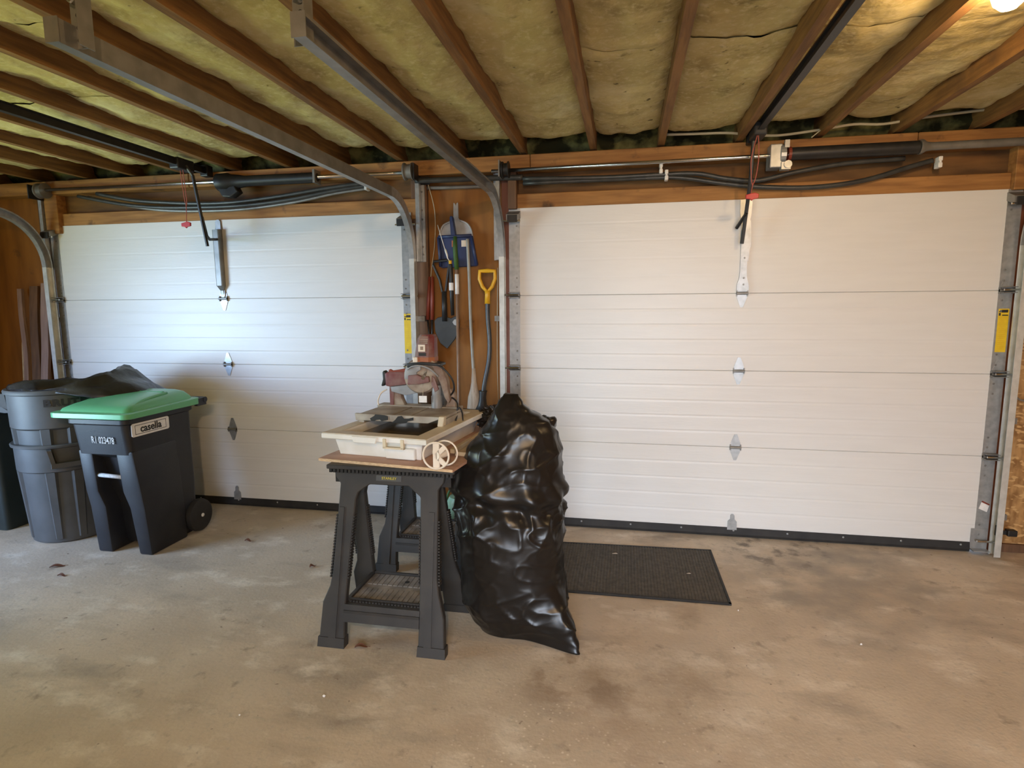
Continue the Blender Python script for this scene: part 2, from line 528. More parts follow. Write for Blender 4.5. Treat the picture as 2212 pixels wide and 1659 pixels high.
# mouldy wool stuffed above the beam
b = BM()
nx, nz = 160, 8
V = []
for i in range(nx + 1):
    row = []
    for j in range(nz + 1):
        xx = XW0 + (XW1 - XW0) * i / nx
        zz = 2.43 + 0.17 * j / nz
        yy = 0.10 - 0.11 * j / nz + 0.07 * noise.noise((xx * 4, zz * 9, 1)) + 0.03 * noise.noise((xx * 13, zz * 25, 4))
        row.append(b.verts.new((xx, min(yy, 0.17), zz)))
    V.append(row)
for i in range(nx):
    for j in range(nz):
        b.faces.new((V[i][j], V[i + 1][j], V[i + 1][j + 1], V[i][j + 1]))
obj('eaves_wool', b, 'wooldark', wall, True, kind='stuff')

# side and rear walls (out of frame)
wl_ = struct('wall_left', 'left side wall with an open side doorway')
y0d, y1d, z0d, z1d = DOORWAY
for (a0, a1, h0, h1) in ((YB, y0d, 0, 2.5), (y1d, 0.07, 0, 2.5), (y0d, y1d, z1d, 2.5)):
    b = BM(); bx(b, XW0 - 0.1, XW0, a0, a1, h0, h1)
    obj('wall_panel', b, 'ply', wl_)
b = BM(); bx(b, XW1, XW1 + 0.1, YB, 0.07, 0, 2.6)
obj('wall_right', b, 'osb', kind='structure', label='right side wall of OSB boards')
wb_ = struct('wall_back', 'rear wall of the garage behind the camera with an open doorway')
for (a0, a1, h0, h1) in ((XW0 - 0.1, REAR[0], 0, 2.6), (REAR[1], XW1 + 0.1, 0, 2.6), (REAR[0], REAR[1], REAR[3], 2.6)):
    b = BM(); bx(b, a0, a1, YB - 0.1, YB, h0, h1)
    obj('wall_panel', b, 'backwall', wb_)
b = BM(); bx(b, -40, XW0 - 0.1, -30, 20, -0.2, -0.1)
obj('ground', b, 'lawn', kind='structure', label='lawn outside the side doorway')

# ceiling: deck, joists, glass wool batts between the joists
ceil = struct('ceiling', 'open joist ceiling with yellowed glass wool between the joists')
b = BM(); bx(b, XW0 - 0.1, XW1 + 0.1, YB - 0.1, 0.25, 2.62, 2.66)
obj('roof_deck', b, 'roofdeck', ceil)
JX = [-4.02, -3.61, -3.2, -2.8, -2.385, -1.975, -1.56, -1.15, -0.742, -0.33, 0.078, 0.522, 0.932, 1.38, 1.82, 2.23, 2.64, 3.05, 3.46]
JB, JW = 2.458, 0.040
for i, jx in enumerate(JX):
    b = BM()
    # hewn slightly uneven along its length
    ys = [0.18 - k * (0.18 - YB) / 26 for k in range(27)]
    rings = []
    for k, yy in enumerate(ys):
        dz = 0.004 * noise.noise((jx * 3, yy * 1.7, 0)); dx = 0.004 * noise.noise((jx * 5, yy * 1.3, 3))
        rings.append([(jx + dx, yy, JB + dz), (jx + JW + dx, yy, JB + dz), (jx + JW + dx, yy, 2.62), (jx + dx, yy, 2.62)])
    loft(b, rings)
    obj('joist', b, 'joist', ceil)
edges = [XW0] + JX + [XW1]
for i in range(len(edges) - 1):
    a = edges[i] + (JW if i > 0 else 0)
    c = edges[i + 1]
    if c - a < 0.05:
        continue
    y_end = YB
    y = -0.10 - random.uniform(0, 0.07)
    while y > y_end + 0.1:
        ln = random.choice((1.18, 1.22, 1.2, 0.62))
        yn = max(y - ln, y_end)
        b = BM()
        nu, nv = 16, max(8, int((y - yn) / 0.025))
        V = []
        base = 2.528 + random.uniform(-0.008, 0.008)
        for v in range(nv + 1):
            row = []
            for u in range(nu + 1):
                fu = u / nu; fv = v / nv
                xx = a + (c - a) * fu
                yy = y + (yn - y) * fv
                zz = base - 0.016 * math.sin(PI * fu) + 0.020 * noise.noise((xx * 3, yy * 2.6, i)) + 0.010 * noise.noise((xx * 11, yy * 10, 2)) + 0.005 * noise.noise((xx * 27, yy * 25, 6))
                e = min(fv, 1 - fv) * (y - yn)
                if e < 0.05:
                    zz += 0.005 * (1 - e / 0.05) * (1 + noise.noise((xx * 9, yy, 5)))
                eu = min(fu, 1 - fu) * (c - a)
                if eu < 0.03:
                    zz += 0.010 * (1 - eu / 0.03) * (1 + 1.5 * noise.noise((yy * 5, i, 8)))
                if v == 0 or v == nv:
                    yy += 0.02 * noise.noise((xx * 10, i, y))
                row.append(b.verts.new((xx, yy, min(zz, 2.60))))
            V.append(row)
        for v in range(nv):
            for u in range(nu):
                b.faces.new((V[v][u], V[v][u + 1], V[v + 1][u + 1], V[v + 1][u]))
        obj('insulation_batt', b, 'wool', ceil, True)
        y = yn + 0.016

# ------------------------------------------------------------------ the two overhead doors (setting)
ZS = [0.06, 0.596, 1.086, 1.567, 2.13]
DT = 0.042
def hinge_bm(xc, z, w=0.033, up=0.085, dn=0.085):
    """diamond leaves on a rolled knuckle"""
    b = BM()
    prism(b, [(xc - w, -0.004, z + 0.006), (xc + w, -0.004, z + 0.006), (xc + w * 0.86, -0.004, z + 0.03), (xc + 0.008, -0.004, z + up), (xc - 0.008, -0.004, z + up), (xc - w * 0.86, -0.004, z + 0.03)], (0, 0.004, 0))
    prism(b, [(xc - w, -0.004, z - 0.006), (xc - w * 0.86, -0.004, z - 0.03), (xc - 0.008, -0.004, z - dn), (xc + 0.008, -0.004, z - dn), (xc + w * 0.86, -0.004, z - 0.03), (xc + w, -0.004, z - 0.006)], (0, 0.004, 0))
    return b
def knuckle_bm(xc, z, w=0.034):
    b = BM()
    tube(b, [(xc - w, -0.013, z), (xc + w, -0.013, z)], 0.0085, 10)
    bx(b, xc - w, xc - w * 0.8, -0.016, 0, z - 0.018, z + 0.018)
    bx(b, xc + w * 0.8, xc + w, -0.016, 0, z - 0.018, z + 0.018)
    return b

def overhead_door(name, label, X0, X1):
    d = struct(name, label)
    SL = 0.070
    for k in range(4):
        z0, z1 = ZS[k] + 0.0001, ZS[k + 1] - 0.0001
        # section skin with shallow horizontal ribs, tongue at the joint
        n = 5
        RB = 0.0004 if k == 3 else 0.0009
        prof = [(0.007, z0)]
        prof.append((0.0, z0 + 0.0025))
        for q in range(1, n):
            zc = z0 + (z1 - z0) * q / n
            prof += [(0.0, zc - 0.012), (RB, zc - 0.002), (RB, zc + 0.001), (-RB * 0.25, zc + 0.008), (0.0, zc + 0.02)]
        prof += [(0.0, z1 - 0.0025), (0.007, z1), (DT, z1), (DT, z0)]
        b = BM()
        loft(b, [[(X0, y, z) for y, z in prof], [(X1, y, z) for y, z in prof]])
        p = obj('door_section', b, 'door', d)
        for s, (a, c) in enumerate(((X0 - 0.002, X0 + SL), (X1 - SL, X1 + 0.002))):
            b = BM()
            bx(b, a, c, -0.0025, 0.0, z0 + 0.003, z1 - 0.003)
            st = obj('end_stile', b, 'galv', p)
            for zz in (z0 + 0.06, z0 + 0.10, z1 - 0.10, z1 - 0.06):
                pass
        b = BM()
        for a in (X0 + 0.05, X1 - 0.05):
            for zz in (z0 + 0.055, z0 + 0.115, z1 - 0.115, z1 - 0.055):
                lathe(b, [(0.006, -0.006), (0.004, -0.007)], (a, 0, zz), 8, 'y', True)
        obj('screw_heads', b, 'galvdull', p, kind='stuff')
    xc = (X0 + X1) / 2
    for k in (1, 2, 3):
        h = obj('centre_hinge', hinge_bm(xc, ZS[k]), 'galv', d)
        obj('knuckle', knuckle_bm(xc, ZS[k]), 'galvdull', h)
        for sx, xe in ((-1, X0 + 0.035), (1, X1 - 0.035)):
            h = obj('end_hinge', hinge_bm(xe, ZS[k], 0.030, 0.08, 0.075), 'galv', d)
            b = knuckle_bm(xe, ZS[k], 0.036)
            bx(b, xe - 0.035, xe + 0.035, -0.05, -0.004, ZS[k] - 0.014, ZS[k] - 0.010)
            bx(b, xe - 0.035, xe + 0.035, -0.05, -0.004, ZS[k] + 0.018, ZS[k] + 0.022)
            obj('roller_bracket', b, 'galvdull', h)
            b = BM()
            tube(b, [(xe - sx * 0.03, -0.045, ZS[k] + 0.004), (xe + sx * 0.085, -0.045, ZS[k] + 0.004)], 0.0065, 8)
            obj('roller_stem', b, 'rod', h)
    # top roller brackets
    for sx, xe in ((-1, X0 + 0.035), (1, X1 - 0.035)):
        b = BM()
        prism(b, [(xe - 0.04, -0.002, 2.065), (xe + 0.04, -0.002, 2.065), (xe + 0.04, -0.075, 2.035), (xe - 0.04, -0.075, 2.035)], (0, 0, 0.045))
        h = obj('top_bracket', b, 'galvdull', d)
        b = BM()
        bx(b, xe - 0.032, xe + 0.032, -0.088, -0.076, 2.03, 2.075)
        obj('bracket_slide', b, 'black', h)
        b = BM()
        tube(b, [(xe - sx * 0.05, -0.07, 2.04), (xe + sx * 0.085, -0.07, 2.04)], 0.0065, 8)
        obj('roller_stem', b, 'rod', h)
    # bottom seal and its rivets, bottom centre plate, corner brackets
    b = BM()
    prism(b, [(X0, -0.004, 0.062), (X0, 0.03, 0.062), (X0, 0.035, 0.004), (X0, -0.006, 0.004), (X0, -0.010, 0.02)], (X1 - X0 - 0.09, 0, 0))
    s = obj('bottom_seal', b, 'rubber', d)
    b = BM()
    for k in range(9):
        lathe(b, [(0.0065, -0.009), (0.004, -0.0115)], (X0 + 0.16 + k * (X1 - X0 - 0.3) / 8, 0, 0.045), 8, 'y', True)
    obj('seal_rivets', b, 'galv', s, kind='stuff')
    b = BM()
    prism(b, [(xc - 0.03, -0.006, 0.035), (xc + 0.03, -0.006, 0.035), (xc + 0.028, -0.006, 0.105), (xc + 0.014, -0.006, 0.12), (xc + 0.013, -0.006, 0.145),
              (xc + 0.005, -0.006, 0.155), (xc - 0.005, -0.006, 0.155), (xc - 0.013, -0.006, 0.145), (xc - 0.014, -0.006, 0.12), (xc - 0.028, -0.006, 0.105)], (0, 0.006, 0))
    obj('bottom_plate', b, 'galv', d)
    for sx, xe in ((-1, X0 + 0.045), (1, X1 - 0.045)):
        b = BM()
        bx(b, xe - 0.045, xe + 0.045, -0.006, -0.001, 0.02, 0.15)
        bx(b, xe - 0.045, xe + 0.045, -0.05, -0.001, 0.02, 0.026)
        h = obj('corner_bracket', b, 'galv', d)
        b = BM()
        tube(b, [(xe - sx * 0.03, -0.045, 0.085), (xe + sx * 0.085, -0.045, 0.085)], 0.0065, 8)
        obj('roller_stem', b, 'rod', h)
    return d

LX0, LX1, RX0, RX1 = -3.587, -0.675, 0.0, 2.919
d1 = overhead_door('door_1', 'white ribbed overhead garage door on the left', LX0, LX1)
d2 = overhead_door('door_2', 'white ribbed overhead garage door on the right', RX0, RX1)

# warning stickers on the end stiles: blotched black heading on yellow
def sticker(door, x0, x1, z0, z1, tilt=0):
    b = BM(); prism(b, [(x0, -0.0032, z0), (x1, -0.0032, z0), (x1, -0.0032, z1), (x0, -0.0032, z1)], (0, -0.0008, 0))
    s = obj('warning_sticker', b, 'sticker', door, label='yellow warning sticker with black heading')
    b = BM()
    hz = z1 - (z1 - z0) * 0.16
    w_ = x1 - x0
    bx(b, x0 + 0.003, x0 + 0.012, -0.0046, -0.004, hz, hz + 0.016)
    bx(b, x0 + 0.016, x1 - 0.006, -0.0046, -0.004, hz + 0.018, hz + 0.034)
    bx(b, x0 + 0.020, x1 - 0.004, -0.0046, -0.004, hz, hz + 0.006)
    bx(b, x0 + 0.003, x0 + 0.016, -0.0046, -0.004, hz + 0.020, hz + 0.026)
    obj('heading_print', b, 'ink', s, kind='stuff')
    b = BM()
    for k in range(16):
        zz = hz - 0.012 - k * (hz - z0 - 0.02) / 16
        bx(b, x0 + 0.008, x0 + 0.008 + (w_ - 0.016) * random.uniform(0.7, 1), -0.0045, -0.004, zz - 0.0018, zz)
    obj('text_lines', b, 'yellow', s, kind='stuff')
sticker(d1, -0.744, -0.690, 1.178, 1.452)
sticker(d2, 2.858, 2.912, 1.215, 1.464)
b = BM(); prism(b, [(2.858, -0.0032, 0.275), (2.902, -0.0032, 0.255), (2.914, -0.0032, 0.305), (2.872, -0.0032, 0.325)], (0, -0.0008, 0))
s = obj('paper_sticker', b, 'paper', d2, label='small tilted white paper sticker')
b = BM(); prism(b, [(2.869, -0.0042, 0.316), (2.912, -0.0042, 0.296), (2.914, -0.0042, 0.305), (2.872, -0.0042, 0.325)], (0, -0.0003, 0))
obj('red_stripe', b, 'redgrip', s)

# centre struts that carry the opener arms
b = BM()
xc = (LX0 + LX1) / 2
rings = []
for z_, w_, dp in ((2.125, 0.02, 0.004), (2.06, 0.028, 0.006), (2.055, 0.024, 0.045), (1.66, 0.024, 0.040), (1.625, 0.014, 0.014), (1.575, 0.018, 0.008)):
    rings.append([(xc - w_, -0.001, z_), (xc - w_, -dp, z_), (xc - w_ + 0.006, -dp - 0.002, z_), (xc + w_ - 0.006, -dp - 0.002, z_), (xc + w_, -dp, z_), (xc + w_, -0.001, z_)])
loft(b, rings)
st = obj('centre_strut', b, 'galvdull', d1)
b = BM(); bx(b, xc - 0.017, xc + 0.017, -0.012, -0.006, 1.585, 1.645); obj('strut_foot', b, 'galv', st)
b = BM(); prism(b, [(xc - 0.02, -0.008, 2.062), (xc + 0.02, -0.008, 2.062), (xc + 0.02, -0.008, 2.115), (xc + 0.008, -0.008, 2.128), (xc - 0.008, -0.008, 2.128), (xc - 0.02, -0.008, 2.115)], (0, -0.003, 0))
obj('strut_head', b, 'galv', st)
b = BM()
xc2 = (RX0 + RX1) / 2
out = [(2.125, 0.034), (2.05, 0.034), (2.0, 0.024), (1.93, 0.020), (1.70, 0.019), (1.66, 0.022), (1.62, 0.034), (1.58, 0.036)]
poly = [(xc2 - w_, -0.014, z_) for z_, w_ in out] + [(xc2 + w_, -0.014, z_) for z_, w_ in out[::-1]]
prism(b, poly, (0, 0.012, 0))
st2 = obj('centre_strut', b, 'galv', d2)
b = BM()
for zz in (2.10, 2.085, 2.04, 1.78, 1.66, 1.62):
    lathe(b, [(0.006, -0.0145), (0.005, -0.018)], (xc2 + 0.004, 0, zz), 8, 'y', True)
obj('strut_bolts', b, 'galvdull', st2, kind='stuff')
b = BM()
prism(b, [(xc2 + 0.019, -0.004, 1.76), (xc2 + 0.027, -0.004, 1.76), (xc2 + 0.032, -0.004, 1.84), (xc2 + 0.040, -0.004, 1.845), (xc2 + 0.032, -0.004, 2.0), (xc2 + 0.019, -0.004, 2.0)], (0, -0.006, 0))
obj('strut_flange', b, 'galv', st2)

# ------------------------------------------------------------------ door tracks
def track(label, x, s, y_end, hang):
    """s: side the channel opens to (towards its door). One swept channel: upright, bend, overhead run."""
    t = thing('door_track', label, 'door track', (x, -0.07, 0), 'overhead door tracks')
    R = 0.37
    zt, yv = 2.185, -0.062
    zc = zt - R
    W2, D = 0.029, 0.034
    th = 0.003
    # profile (n = offset to the outside of the bend, e = offset to the door)
    prof = [(-W2, D), (-W2, 0.0), (W2, 0.0), (W2, D), (W2 - 0.010, D), (W2 - 0.010, D - th), (W2 - th, D - th), (W2 - th, th), (-W2 + th, th), (-W2 + th, D)]
    path = []
    def arc():
        for k in range(15):
            a = PI / 2 * k / 14
            path_pt = (yv - R + R * math.cos(a), zc + R * math.sin(a))
            yield path_pt, (math.cos(a), math.sin(a))
    up = [((yv, 0.01), (1, 0)), ((yv, zc), (1, 0))]
    bend = [(p, n) for p, n in arc()]
    over = [((yv - R, zt), (0, 1)), ((y_end, zt), (0, 1))]
    def sweep(seg, name, m):
        b = BM()
        rings = [[(x + s * e, p[0] + n[0] * q, p[1] + n[1] * q) for q, e in prof] for p, n in seg]
        loft(b, rings)
        return obj(name, b, m, t, math.radians(40))
    v = sweep(up, 'upright_rail', 'rail')
    sweep(bend, 'bend', 'galv')
    h = sweep(over, 'overhead_rail', 'galvdull')
    b = BM()
    # angle iron riveted behind the overhead run and flag bracket on the jamb
    bx(b, x - s * 0.003, x - s * 0.030, yv + 0.02, yv + 0.055, 1.80, 2.36)
    bx(b, x - s * 0.052, x - s * 0.012, 0.006, 0.012, 1.80, 2.36)
    fl = obj('flag_bracket', b, 'galv', t)
    b = BM()
    for zz in (1.85, 1.90, 2.08, 2.14, 2.26, 2.32):
        lathe(b, [(0.007, 0.004), (0.006, -0.002)], (x - s * 0.032, 0, zz), 8, 'y', True)
    obj('bracket_bolts', b, 'galvdull', fl, kind='stuff')
    for zz in (0.22, 0.80, 1.40):
        b = BM()
        bx(b, x - s * 0.045, x, -0.035, 0.015, zz, zz + 0.035)
        obj('jamb_bracket', b, 'galvdull', t)
    if hang:
        b = BM()
        xo = x - s * 0.008
        bx(b, xo - 0.022, xo + 0.022, y_end + 0.055, y_end + 0.058, 2.16, 2.60)
        bx(b, xo + 0.020, xo + 0.023, y_end + 0.03, y_end + 0.075, 2.16, 2.60)
        hg = obj('hanger_strap', b, 'galvdull', t)
        b = BM()
        for k in range(14):
            zz = 2.18 + k * 0.03
            lathe(b, [(0.0065, y_end + 0.0535), (0.0065, y_end + 0.0545)], (xo, 0, zz), 8, 'y', True)
        obj('strap_holes', b, 'black', hg, kind='stuff')
        b = BM()
        lathe(b, [(0.010, y_end + 0.03), (0.012, y_end + 0.034), (0.012, y_end + 0.05)], (xo + 0.004, 0, 2.27), 6, 'y', True)
        tube(b, [(xo + 0.004, y_end + 0.05, 2.27), (xo + 0.004, y_end + 0.005, 2.27)], 0.004, 8)
        obj('hanger_bolt', b, 'rod', hg)
    b = BM()
    bx(b, x - s * 0.004, x + s * 0.036, y_end - 0.003, y_end, zt - 0.03, zt + 0.03)
    obj('end_plate', b, 'galvdull', t)
    return t
track('steel roller track at the left edge of the left door', -3.594, 1, -2.6, False)
track('steel roller track right of the left door, rail ending at a perforated strap', -0.628, -1, -2.56, True)
track('steel roller track at the left edge of the right door, rail passing over the dustpans', -0.052, 1, -2.46, True)
track('steel roller track at the right edge of the right door by the OSB wall', 2.948, -1, -2.5, False)

# ------------------------------------------------------------------ torsion shafts, springs, drums
def drum(b, x, y, z, w_=0.05, r=0.052):
    lathe(b, [(0.012, -w_ / 2), (r, -w_ / 2), (r, -w_ / 2 + 0.008), (r - 0.010, -w_ / 2 + 0.012), (r - 0.010, w_ / 2 - 0.01), (r, w_ / 2 - 0.006), (r, w_ / 2), (0.012, w_ / 2)], (x, y, z), 24, 'x', True)
ZT = 2.362
YT = -0.105
tl = thing('torsion_shaft', 'steel torsion shaft above the left door with a black spring tube', 'torsion shaft', (-2.1, YT, ZT))
b = BM(); tube(b, [(-3.60, YT, ZT + 0.012), (-0.60, YT, ZT)], 0.0115, 14); obj('shaft', b, 'rod', tl, True)
b = BM(); lathe(b, [(0.02, -2.03), (0.058, -2.03), (0.060, -1.95), (0.050, -1.93), (0.043, -1.86), (0.036, -1.82), (0.034, -1.30), (0.034, -1.29), (0.02, -1.28)], (0, YT, ZT), 24, 'x', True)
obj('spring_tube', b, 'black', tl, math.radians(40))
b = BM()
prism(b, [(-2.04, YT - 0.03, ZT - 0.02), (-1.90, YT - 0.03, ZT - 0.02), (-1.87, YT - 0.03, ZT - 0.07), (-1.93, YT - 0.03, ZT - 0.105), (-1.99, YT - 0.03, ZT - 0.10)], (0, 0.07, 0))
bevel(b, 0.006)
obj('winding_gearbox', b, 'black', tl)
for xx in (-3.50, -0.64):
    b = BM(); drum(b, xx, YT, ZT + 0.006, 0.06, 0.055); obj('cable_drum', b, 'galvdull', tl, math.radians(30))
for xx in (-3.585, -0.595):
    b = BM(); bx(b, xx - 0.004, xx + 0.004, YT - 0.04, 0.0, ZT - 0.05, ZT + 0.05); bx(b, xx - 0.004, xx + 0.06, -0.006, 0.0, ZT - 0.06, ZT + 0.06)
    obj('bearing_plate', b, 'black', tl)
b = BM(); bx(b, -1.30, -1.285, YT - 0.04, YT + 0.045, ZT - 0.04, ZT + 0.045); obj('spring_anchor', b, 'galvdull', tl)

tr = thing('torsion_shaft', 'steel torsion shaft above the right door with a galvanised winding head and dark spring', 'torsion shaft', (1.46, YT, ZT))
b = BM(); tube(b, [(-0.09, YT, ZT - 0.018), (2.98, YT, ZT - 0.006)], 0.0115, 14); obj('shaft', b, 'rod', tr, True)
b = BM(); lathe(b, [(0.02, 1.665), (0.036, 1.67), (0.036, 2.33), (0.02, 2.335)], (0, YT, ZT - 0.008), 20, 'x', True)
obj('spring_tube', b, 'black', tr, math.radians(40))
b = BM(); lathe(b, [(0.014, 2.335), (0.040, 2.336), (0.040, 2.35), (0.026, 2.37), (0.022, 2.40), (0.022, 2.93)], (0, YT, ZT - 0.006), 18, 'x', True)
obj('spring_sleeve', b, 'galvdull', tr, math.radians(40))
b = BM()
bx(b, 1.555, 1.62, YT - 0.035, YT + 0.07, ZT - 0.085, ZT + 0.045)
bevel(b, 0.005)
lathe(b, [(0.03, 1.61), (0.055, 1.612), (0.055, 1.64), (0.04, 1.642)], (0, YT, ZT - 0.01), 18, 'x', True)
lathe(b, [(0.014, -0.03), (0.022, -0.03), (0.022, 0.03), (0.014, 0.03)], (1.648, YT - 0.03, ZT - 0.075), 10, 'y', True)
bx(b, 1.615, 1.665, YT - 0.05, YT, ZT - 0.10, ZT - 0.06)
bx(b, 1.63, 1.655, YT - 0.045, YT - 0.015, ZT + 0.02, ZT + 0.062)
obj('winding_head', b, 'galv', tr)
b = BM(); lathe(b, [(0.02, 1.655), (0.040, 1.656), (0.040, 1.672), (0.02, 1.673)], (0, YT, ZT - 0.008), 18, 'x', True)
obj('red_collar', b, 'redgrip', tr)
for xx in (0.0, 2.93):
    b = BM(); drum(b, xx + 0.0, YT, ZT - 0.014, 0.045, 0.050); obj('cable_drum', b, 'black', tr, math.radians(30))
for xx in (-0.035, 2.965):
    b = BM(); bx(b, xx - 0.004, xx + 0.004, YT - 0.04, 0.0, ZT - 0.06, ZT + 0.04); obj('bearing_plate', b, 'galvdull', tr)

# ------------------------------------------------------------------ opener rails with trolley, arm and release cord
def opener(label, x, zr, y_front, arm_pts, arm2_pts, cord, handle, trolley_y):
    t = thing('opener_rail', label, 'door opener', (x, y_front, zr), 'door opener rails')
    b = BM()
    bx(b, x - 0.016, x + 0.016, YB + 0.6, y_front, zr, zr + 0.006)
    bx(b, x - 0.004, x + 0.004, YB + 0.6, y_front, zr - 0.034, zr)
    bx(b, x - 0.016, x + 0.016, YB + 0.6, y_front, zr - 0.040, zr - 0.034)
    obj('rail', b, 'black', t)
    b = BM(); bx(b, x - 0.03, x + 0.03, y_front - 0.02, -0.06, zr - 0.055, zr + 0.02); bevel(b, 0.006)
    obj('header_bracket', b, 'black', t)
    b = BM(); bx(b, x - 0.035, x + 0.035, trolley_y - 0.09, trolley_y + 0.06, zr - 0.062, zr + 0.010); bevel(b, 0.008)
    tr_ = obj('trolley', b, 'black', t)
    def bar(pts, w_, th_, name, par):
        b = BM(); tube(b, pts, w_, 6); return obj(name, b, 'black', par)
    a = bar(arm_pts, 0.011, 0, 'door_arm', t)
    if arm2_pts:
        bar(arm2_pts, 0.010, 0, 'bent_arm', t)
    for c in cord:
        b = BM(); tube(b, smooth_path(c, 5), 0.0028, 6)
        obj('release_cord', b, 'redcord', t)
    hx, hy, hz = handle
    b = BM()
    prism(b, [(hx - 0.035, hy, hz + 0.008), (hx + 0.012, hy, hz + 0.018), (hx + 0.035, hy, hz + 0.010), (hx + 0.033, hy, hz - 0.012), (hx + 0.005, hy, hz - 0.018), (hx, hy, hz - 0.026), (hx - 0.012, hy, hz - 0.016), (hx - 0.034, hy, hz - 0.014)], (0, 0.014, 0))
    bevel(b, 0.003)
    obj('pull_handle', b, 'redplastic', t, label='red pull handle on the release cord')
    return t
opener('black opener rail and bent arm above the left door', -2.131, 2.462, -0.10,
       [(-2.098, -0.33, 2.43), (-2.075, -0.30, 2.37), (-2.035, -0.27, 1.97), (-2.03, -0.265, 1.915)],
       [(-2.058, -0.262, 2.11), (-2.035, -0.258, 1.985), (-2.045, -0.22, 1.965), (-2.125, -0.05, 1.985)],
       [[(-2.135, -0.34, 2.42), (-2.15, -0.30, 2.22), (-2.142, -0.30, 2.18), (-2.15, -0.30, 2.07)], [(-2.115, -0.34, 2.42), (-2.135, -0.30, 2.22), (-2.142, -0.30, 2.18)]],
       (-2.149, -0.31, 2.058), -0.31)
opener('black opener rail and straight arm above the right door', 1.462, 2.478, -0.10,
       [(1.452, -0.19, 2.44), (1.450, -0.16, 2.20), (1.442, -0.10, 2.0), (1.434, -0.07, 1.86)],
       [(1.444, -0.12, 2.03), (1.405, -0.04, 1.955)],
       [[(1.450, -0.30, 2.42), (1.424, -0.30, 2.30), (1.428, -0.30, 2.20), (1.436, -0.30, 2.15)], [(1.455, -0.30, 2.42), (1.462, -0.30, 2.30), (1.452, -0.30, 2.20), (1.436, -0.30, 2.15), (1.43, -0.30, 2.11)]],
       (1.436, -0.31, 2.095), -0.24)

# ------------------------------------------------------------------ sagging pipes and cables along the header
def hose(label, pts, r, m, y=-0.035, name='plastic_hose', cat='hose', group='hoses along the header'):
    b = BM()
    tube(b, smooth_path([(p[0], y + (p[2] if len(p) > 2 else 0), p[1]) for p in pts], 5), r, 10)
    o = obj(name, b, m, None, True, loc=(pts[0][0], y, pts[0][1]))
    tag(o, label, cat, group)
    return o
hose('black pipe sagging above the left door, upper of three strands', [(-3.08, 2.34), (-2.80, 2.285), (-2.55, 2.258), (-2.25, 2.238), (-1.96, 2.236), (-1.60, 2.262), (-1.25, 2.30), (-0.94, 2.325)], 0.014, 'hose', -0.055)
hose('black pipe sagging above the left door, middle of three strands', [(-3.25, 2.33), (-2.9, 2.262), (-2.59, 2.225), (-2.22, 2.212), (-1.89, 2.212), (-1.53, 2.238), (-1.19, 2.284), (-0.92, 2.308)], 0.013, 'hose', -0.05)
hose('thin grey pipe sagging lowest above the left door', [(-3.18, 2.325), (-2.85, 2.25), (-2.55, 2.205), (-2.2, 2.188), (-1.88, 2.190), (-1.5, 2.222), (-1.19, 2.268), (-0.92, 2.292)], 0.010, 'galvdull', -0.035)
hose('black pipe above the right door, upper strand rising behind the spring', [(0.10, 2.30), (0.60, 2.285), (0.88, 2.285), (1.15, 2.283), (1.33, 2.245), (1.51, 2.225), (1.71, 2.262), (1.98, 2.298), (2.29, 2.31)], 0.014, 'hose', -0.05)
hose('black pipe above the right door, lower strand sagging to the door top', [(0.10, 2.275), (0.88, 2.272), (1.09, 2.262), (1.31, 2.222), (1.54, 2.19), (1.82, 2.176), (2.09, 2.202), (2.34, 2.27), (2.44, 2.295)], 0.014, 'hose', -0.035)
hose('dark pipe running level between the two doors under the shaft', [(-0.62, 2.322), (-0.40, 2.318), (-0.10, 2.315), (0.10, 2.31)], 0.018, 'hose', -0.045)
hose('black pipe running level over the dustpans below the steel shaft', [(-0.56, 2.285), (-0.30, 2.28), (-0.08, 2.28)], 0.012, 'galvdull', 0.02)
def clip(x, z, label):
    b = BM()
    bx(b, x - 0.010, x + 0.010, -0.085, -0.030, z + 0.008, z + 0.032)
    bx(b, x - 0.006, x + 0.006, -0.085, -0.020, z - 0.004, z + 0.010)
    bx(b, x - 0.010, x + 0.010, -0.085, -0.030, z - 0.028, z - 0.002)
    bevel(b, 0.003, 1)
    tag(obj('pipe_clip', b, 'white', loc=(x, -0.05, z)), label, 'clip', 'white pipe clips')
clip(-0.955, 2.30, 'small white pipe clip above the left door near the curved track')
clip(0.952, 2.315, 'small white pipe clip above the right door, left one of a pair')
clip(0.985, 2.275, 'small white pipe clip above the right door, lower one of a pair')
clip(2.46, 2.275, 'small white pipe clip above the right door near its right end')
hose('cream electric cable drooping along the eaves from the right opener rail to the right', [(1.50, 2.468), (1.62, 2.462), (1.83, 2.480), (2.0, 2.498), (2.15, 2.49), (2.35, 2.512), (2.7, 2.535), (3.1, 2.55)], 0.0075, 'cable', -0.10, 'electric_cable', 'cable', None)
hose('cream electric cable along the eaves left of the right opener rail', [(0.98, 2.505), (1.15, 2.500), (1.32, 2.495), (1.43, 2.480)], 0.0075, 'cable', -0.09, 'electric_cable', 'cable', None)
hose('loose pale twine hanging down from the eaves right of the opener rail', [(1.86, 2.53), (1.84, 2.49), (1.80, 2.455), (1.775, 2.435)], 0.003, 'cable', -0.12, 'twine', 'string', None)
hose('thin pale wire hanging between the left door track and the dustpans', [(-0.57, 2.37), (-0.52, 2.20), (-0.505, 2.08), (-0.515, 1.90), (-0.54, 1.75), (-0.56, 1.55)], 0.003, 'cable', 0.005, 'wire', 'wire', None)
hose('thin pale wire hanging in front of the jamb right of the yellow handle', [(-0.075, 1.75, 0), (-0.082, 1.4, 0), (-0.085, 1.1, 0), (-0.08, 0.85, 0)], 0.0025, 'cable', -0.02, 'wire', 'wire', None)

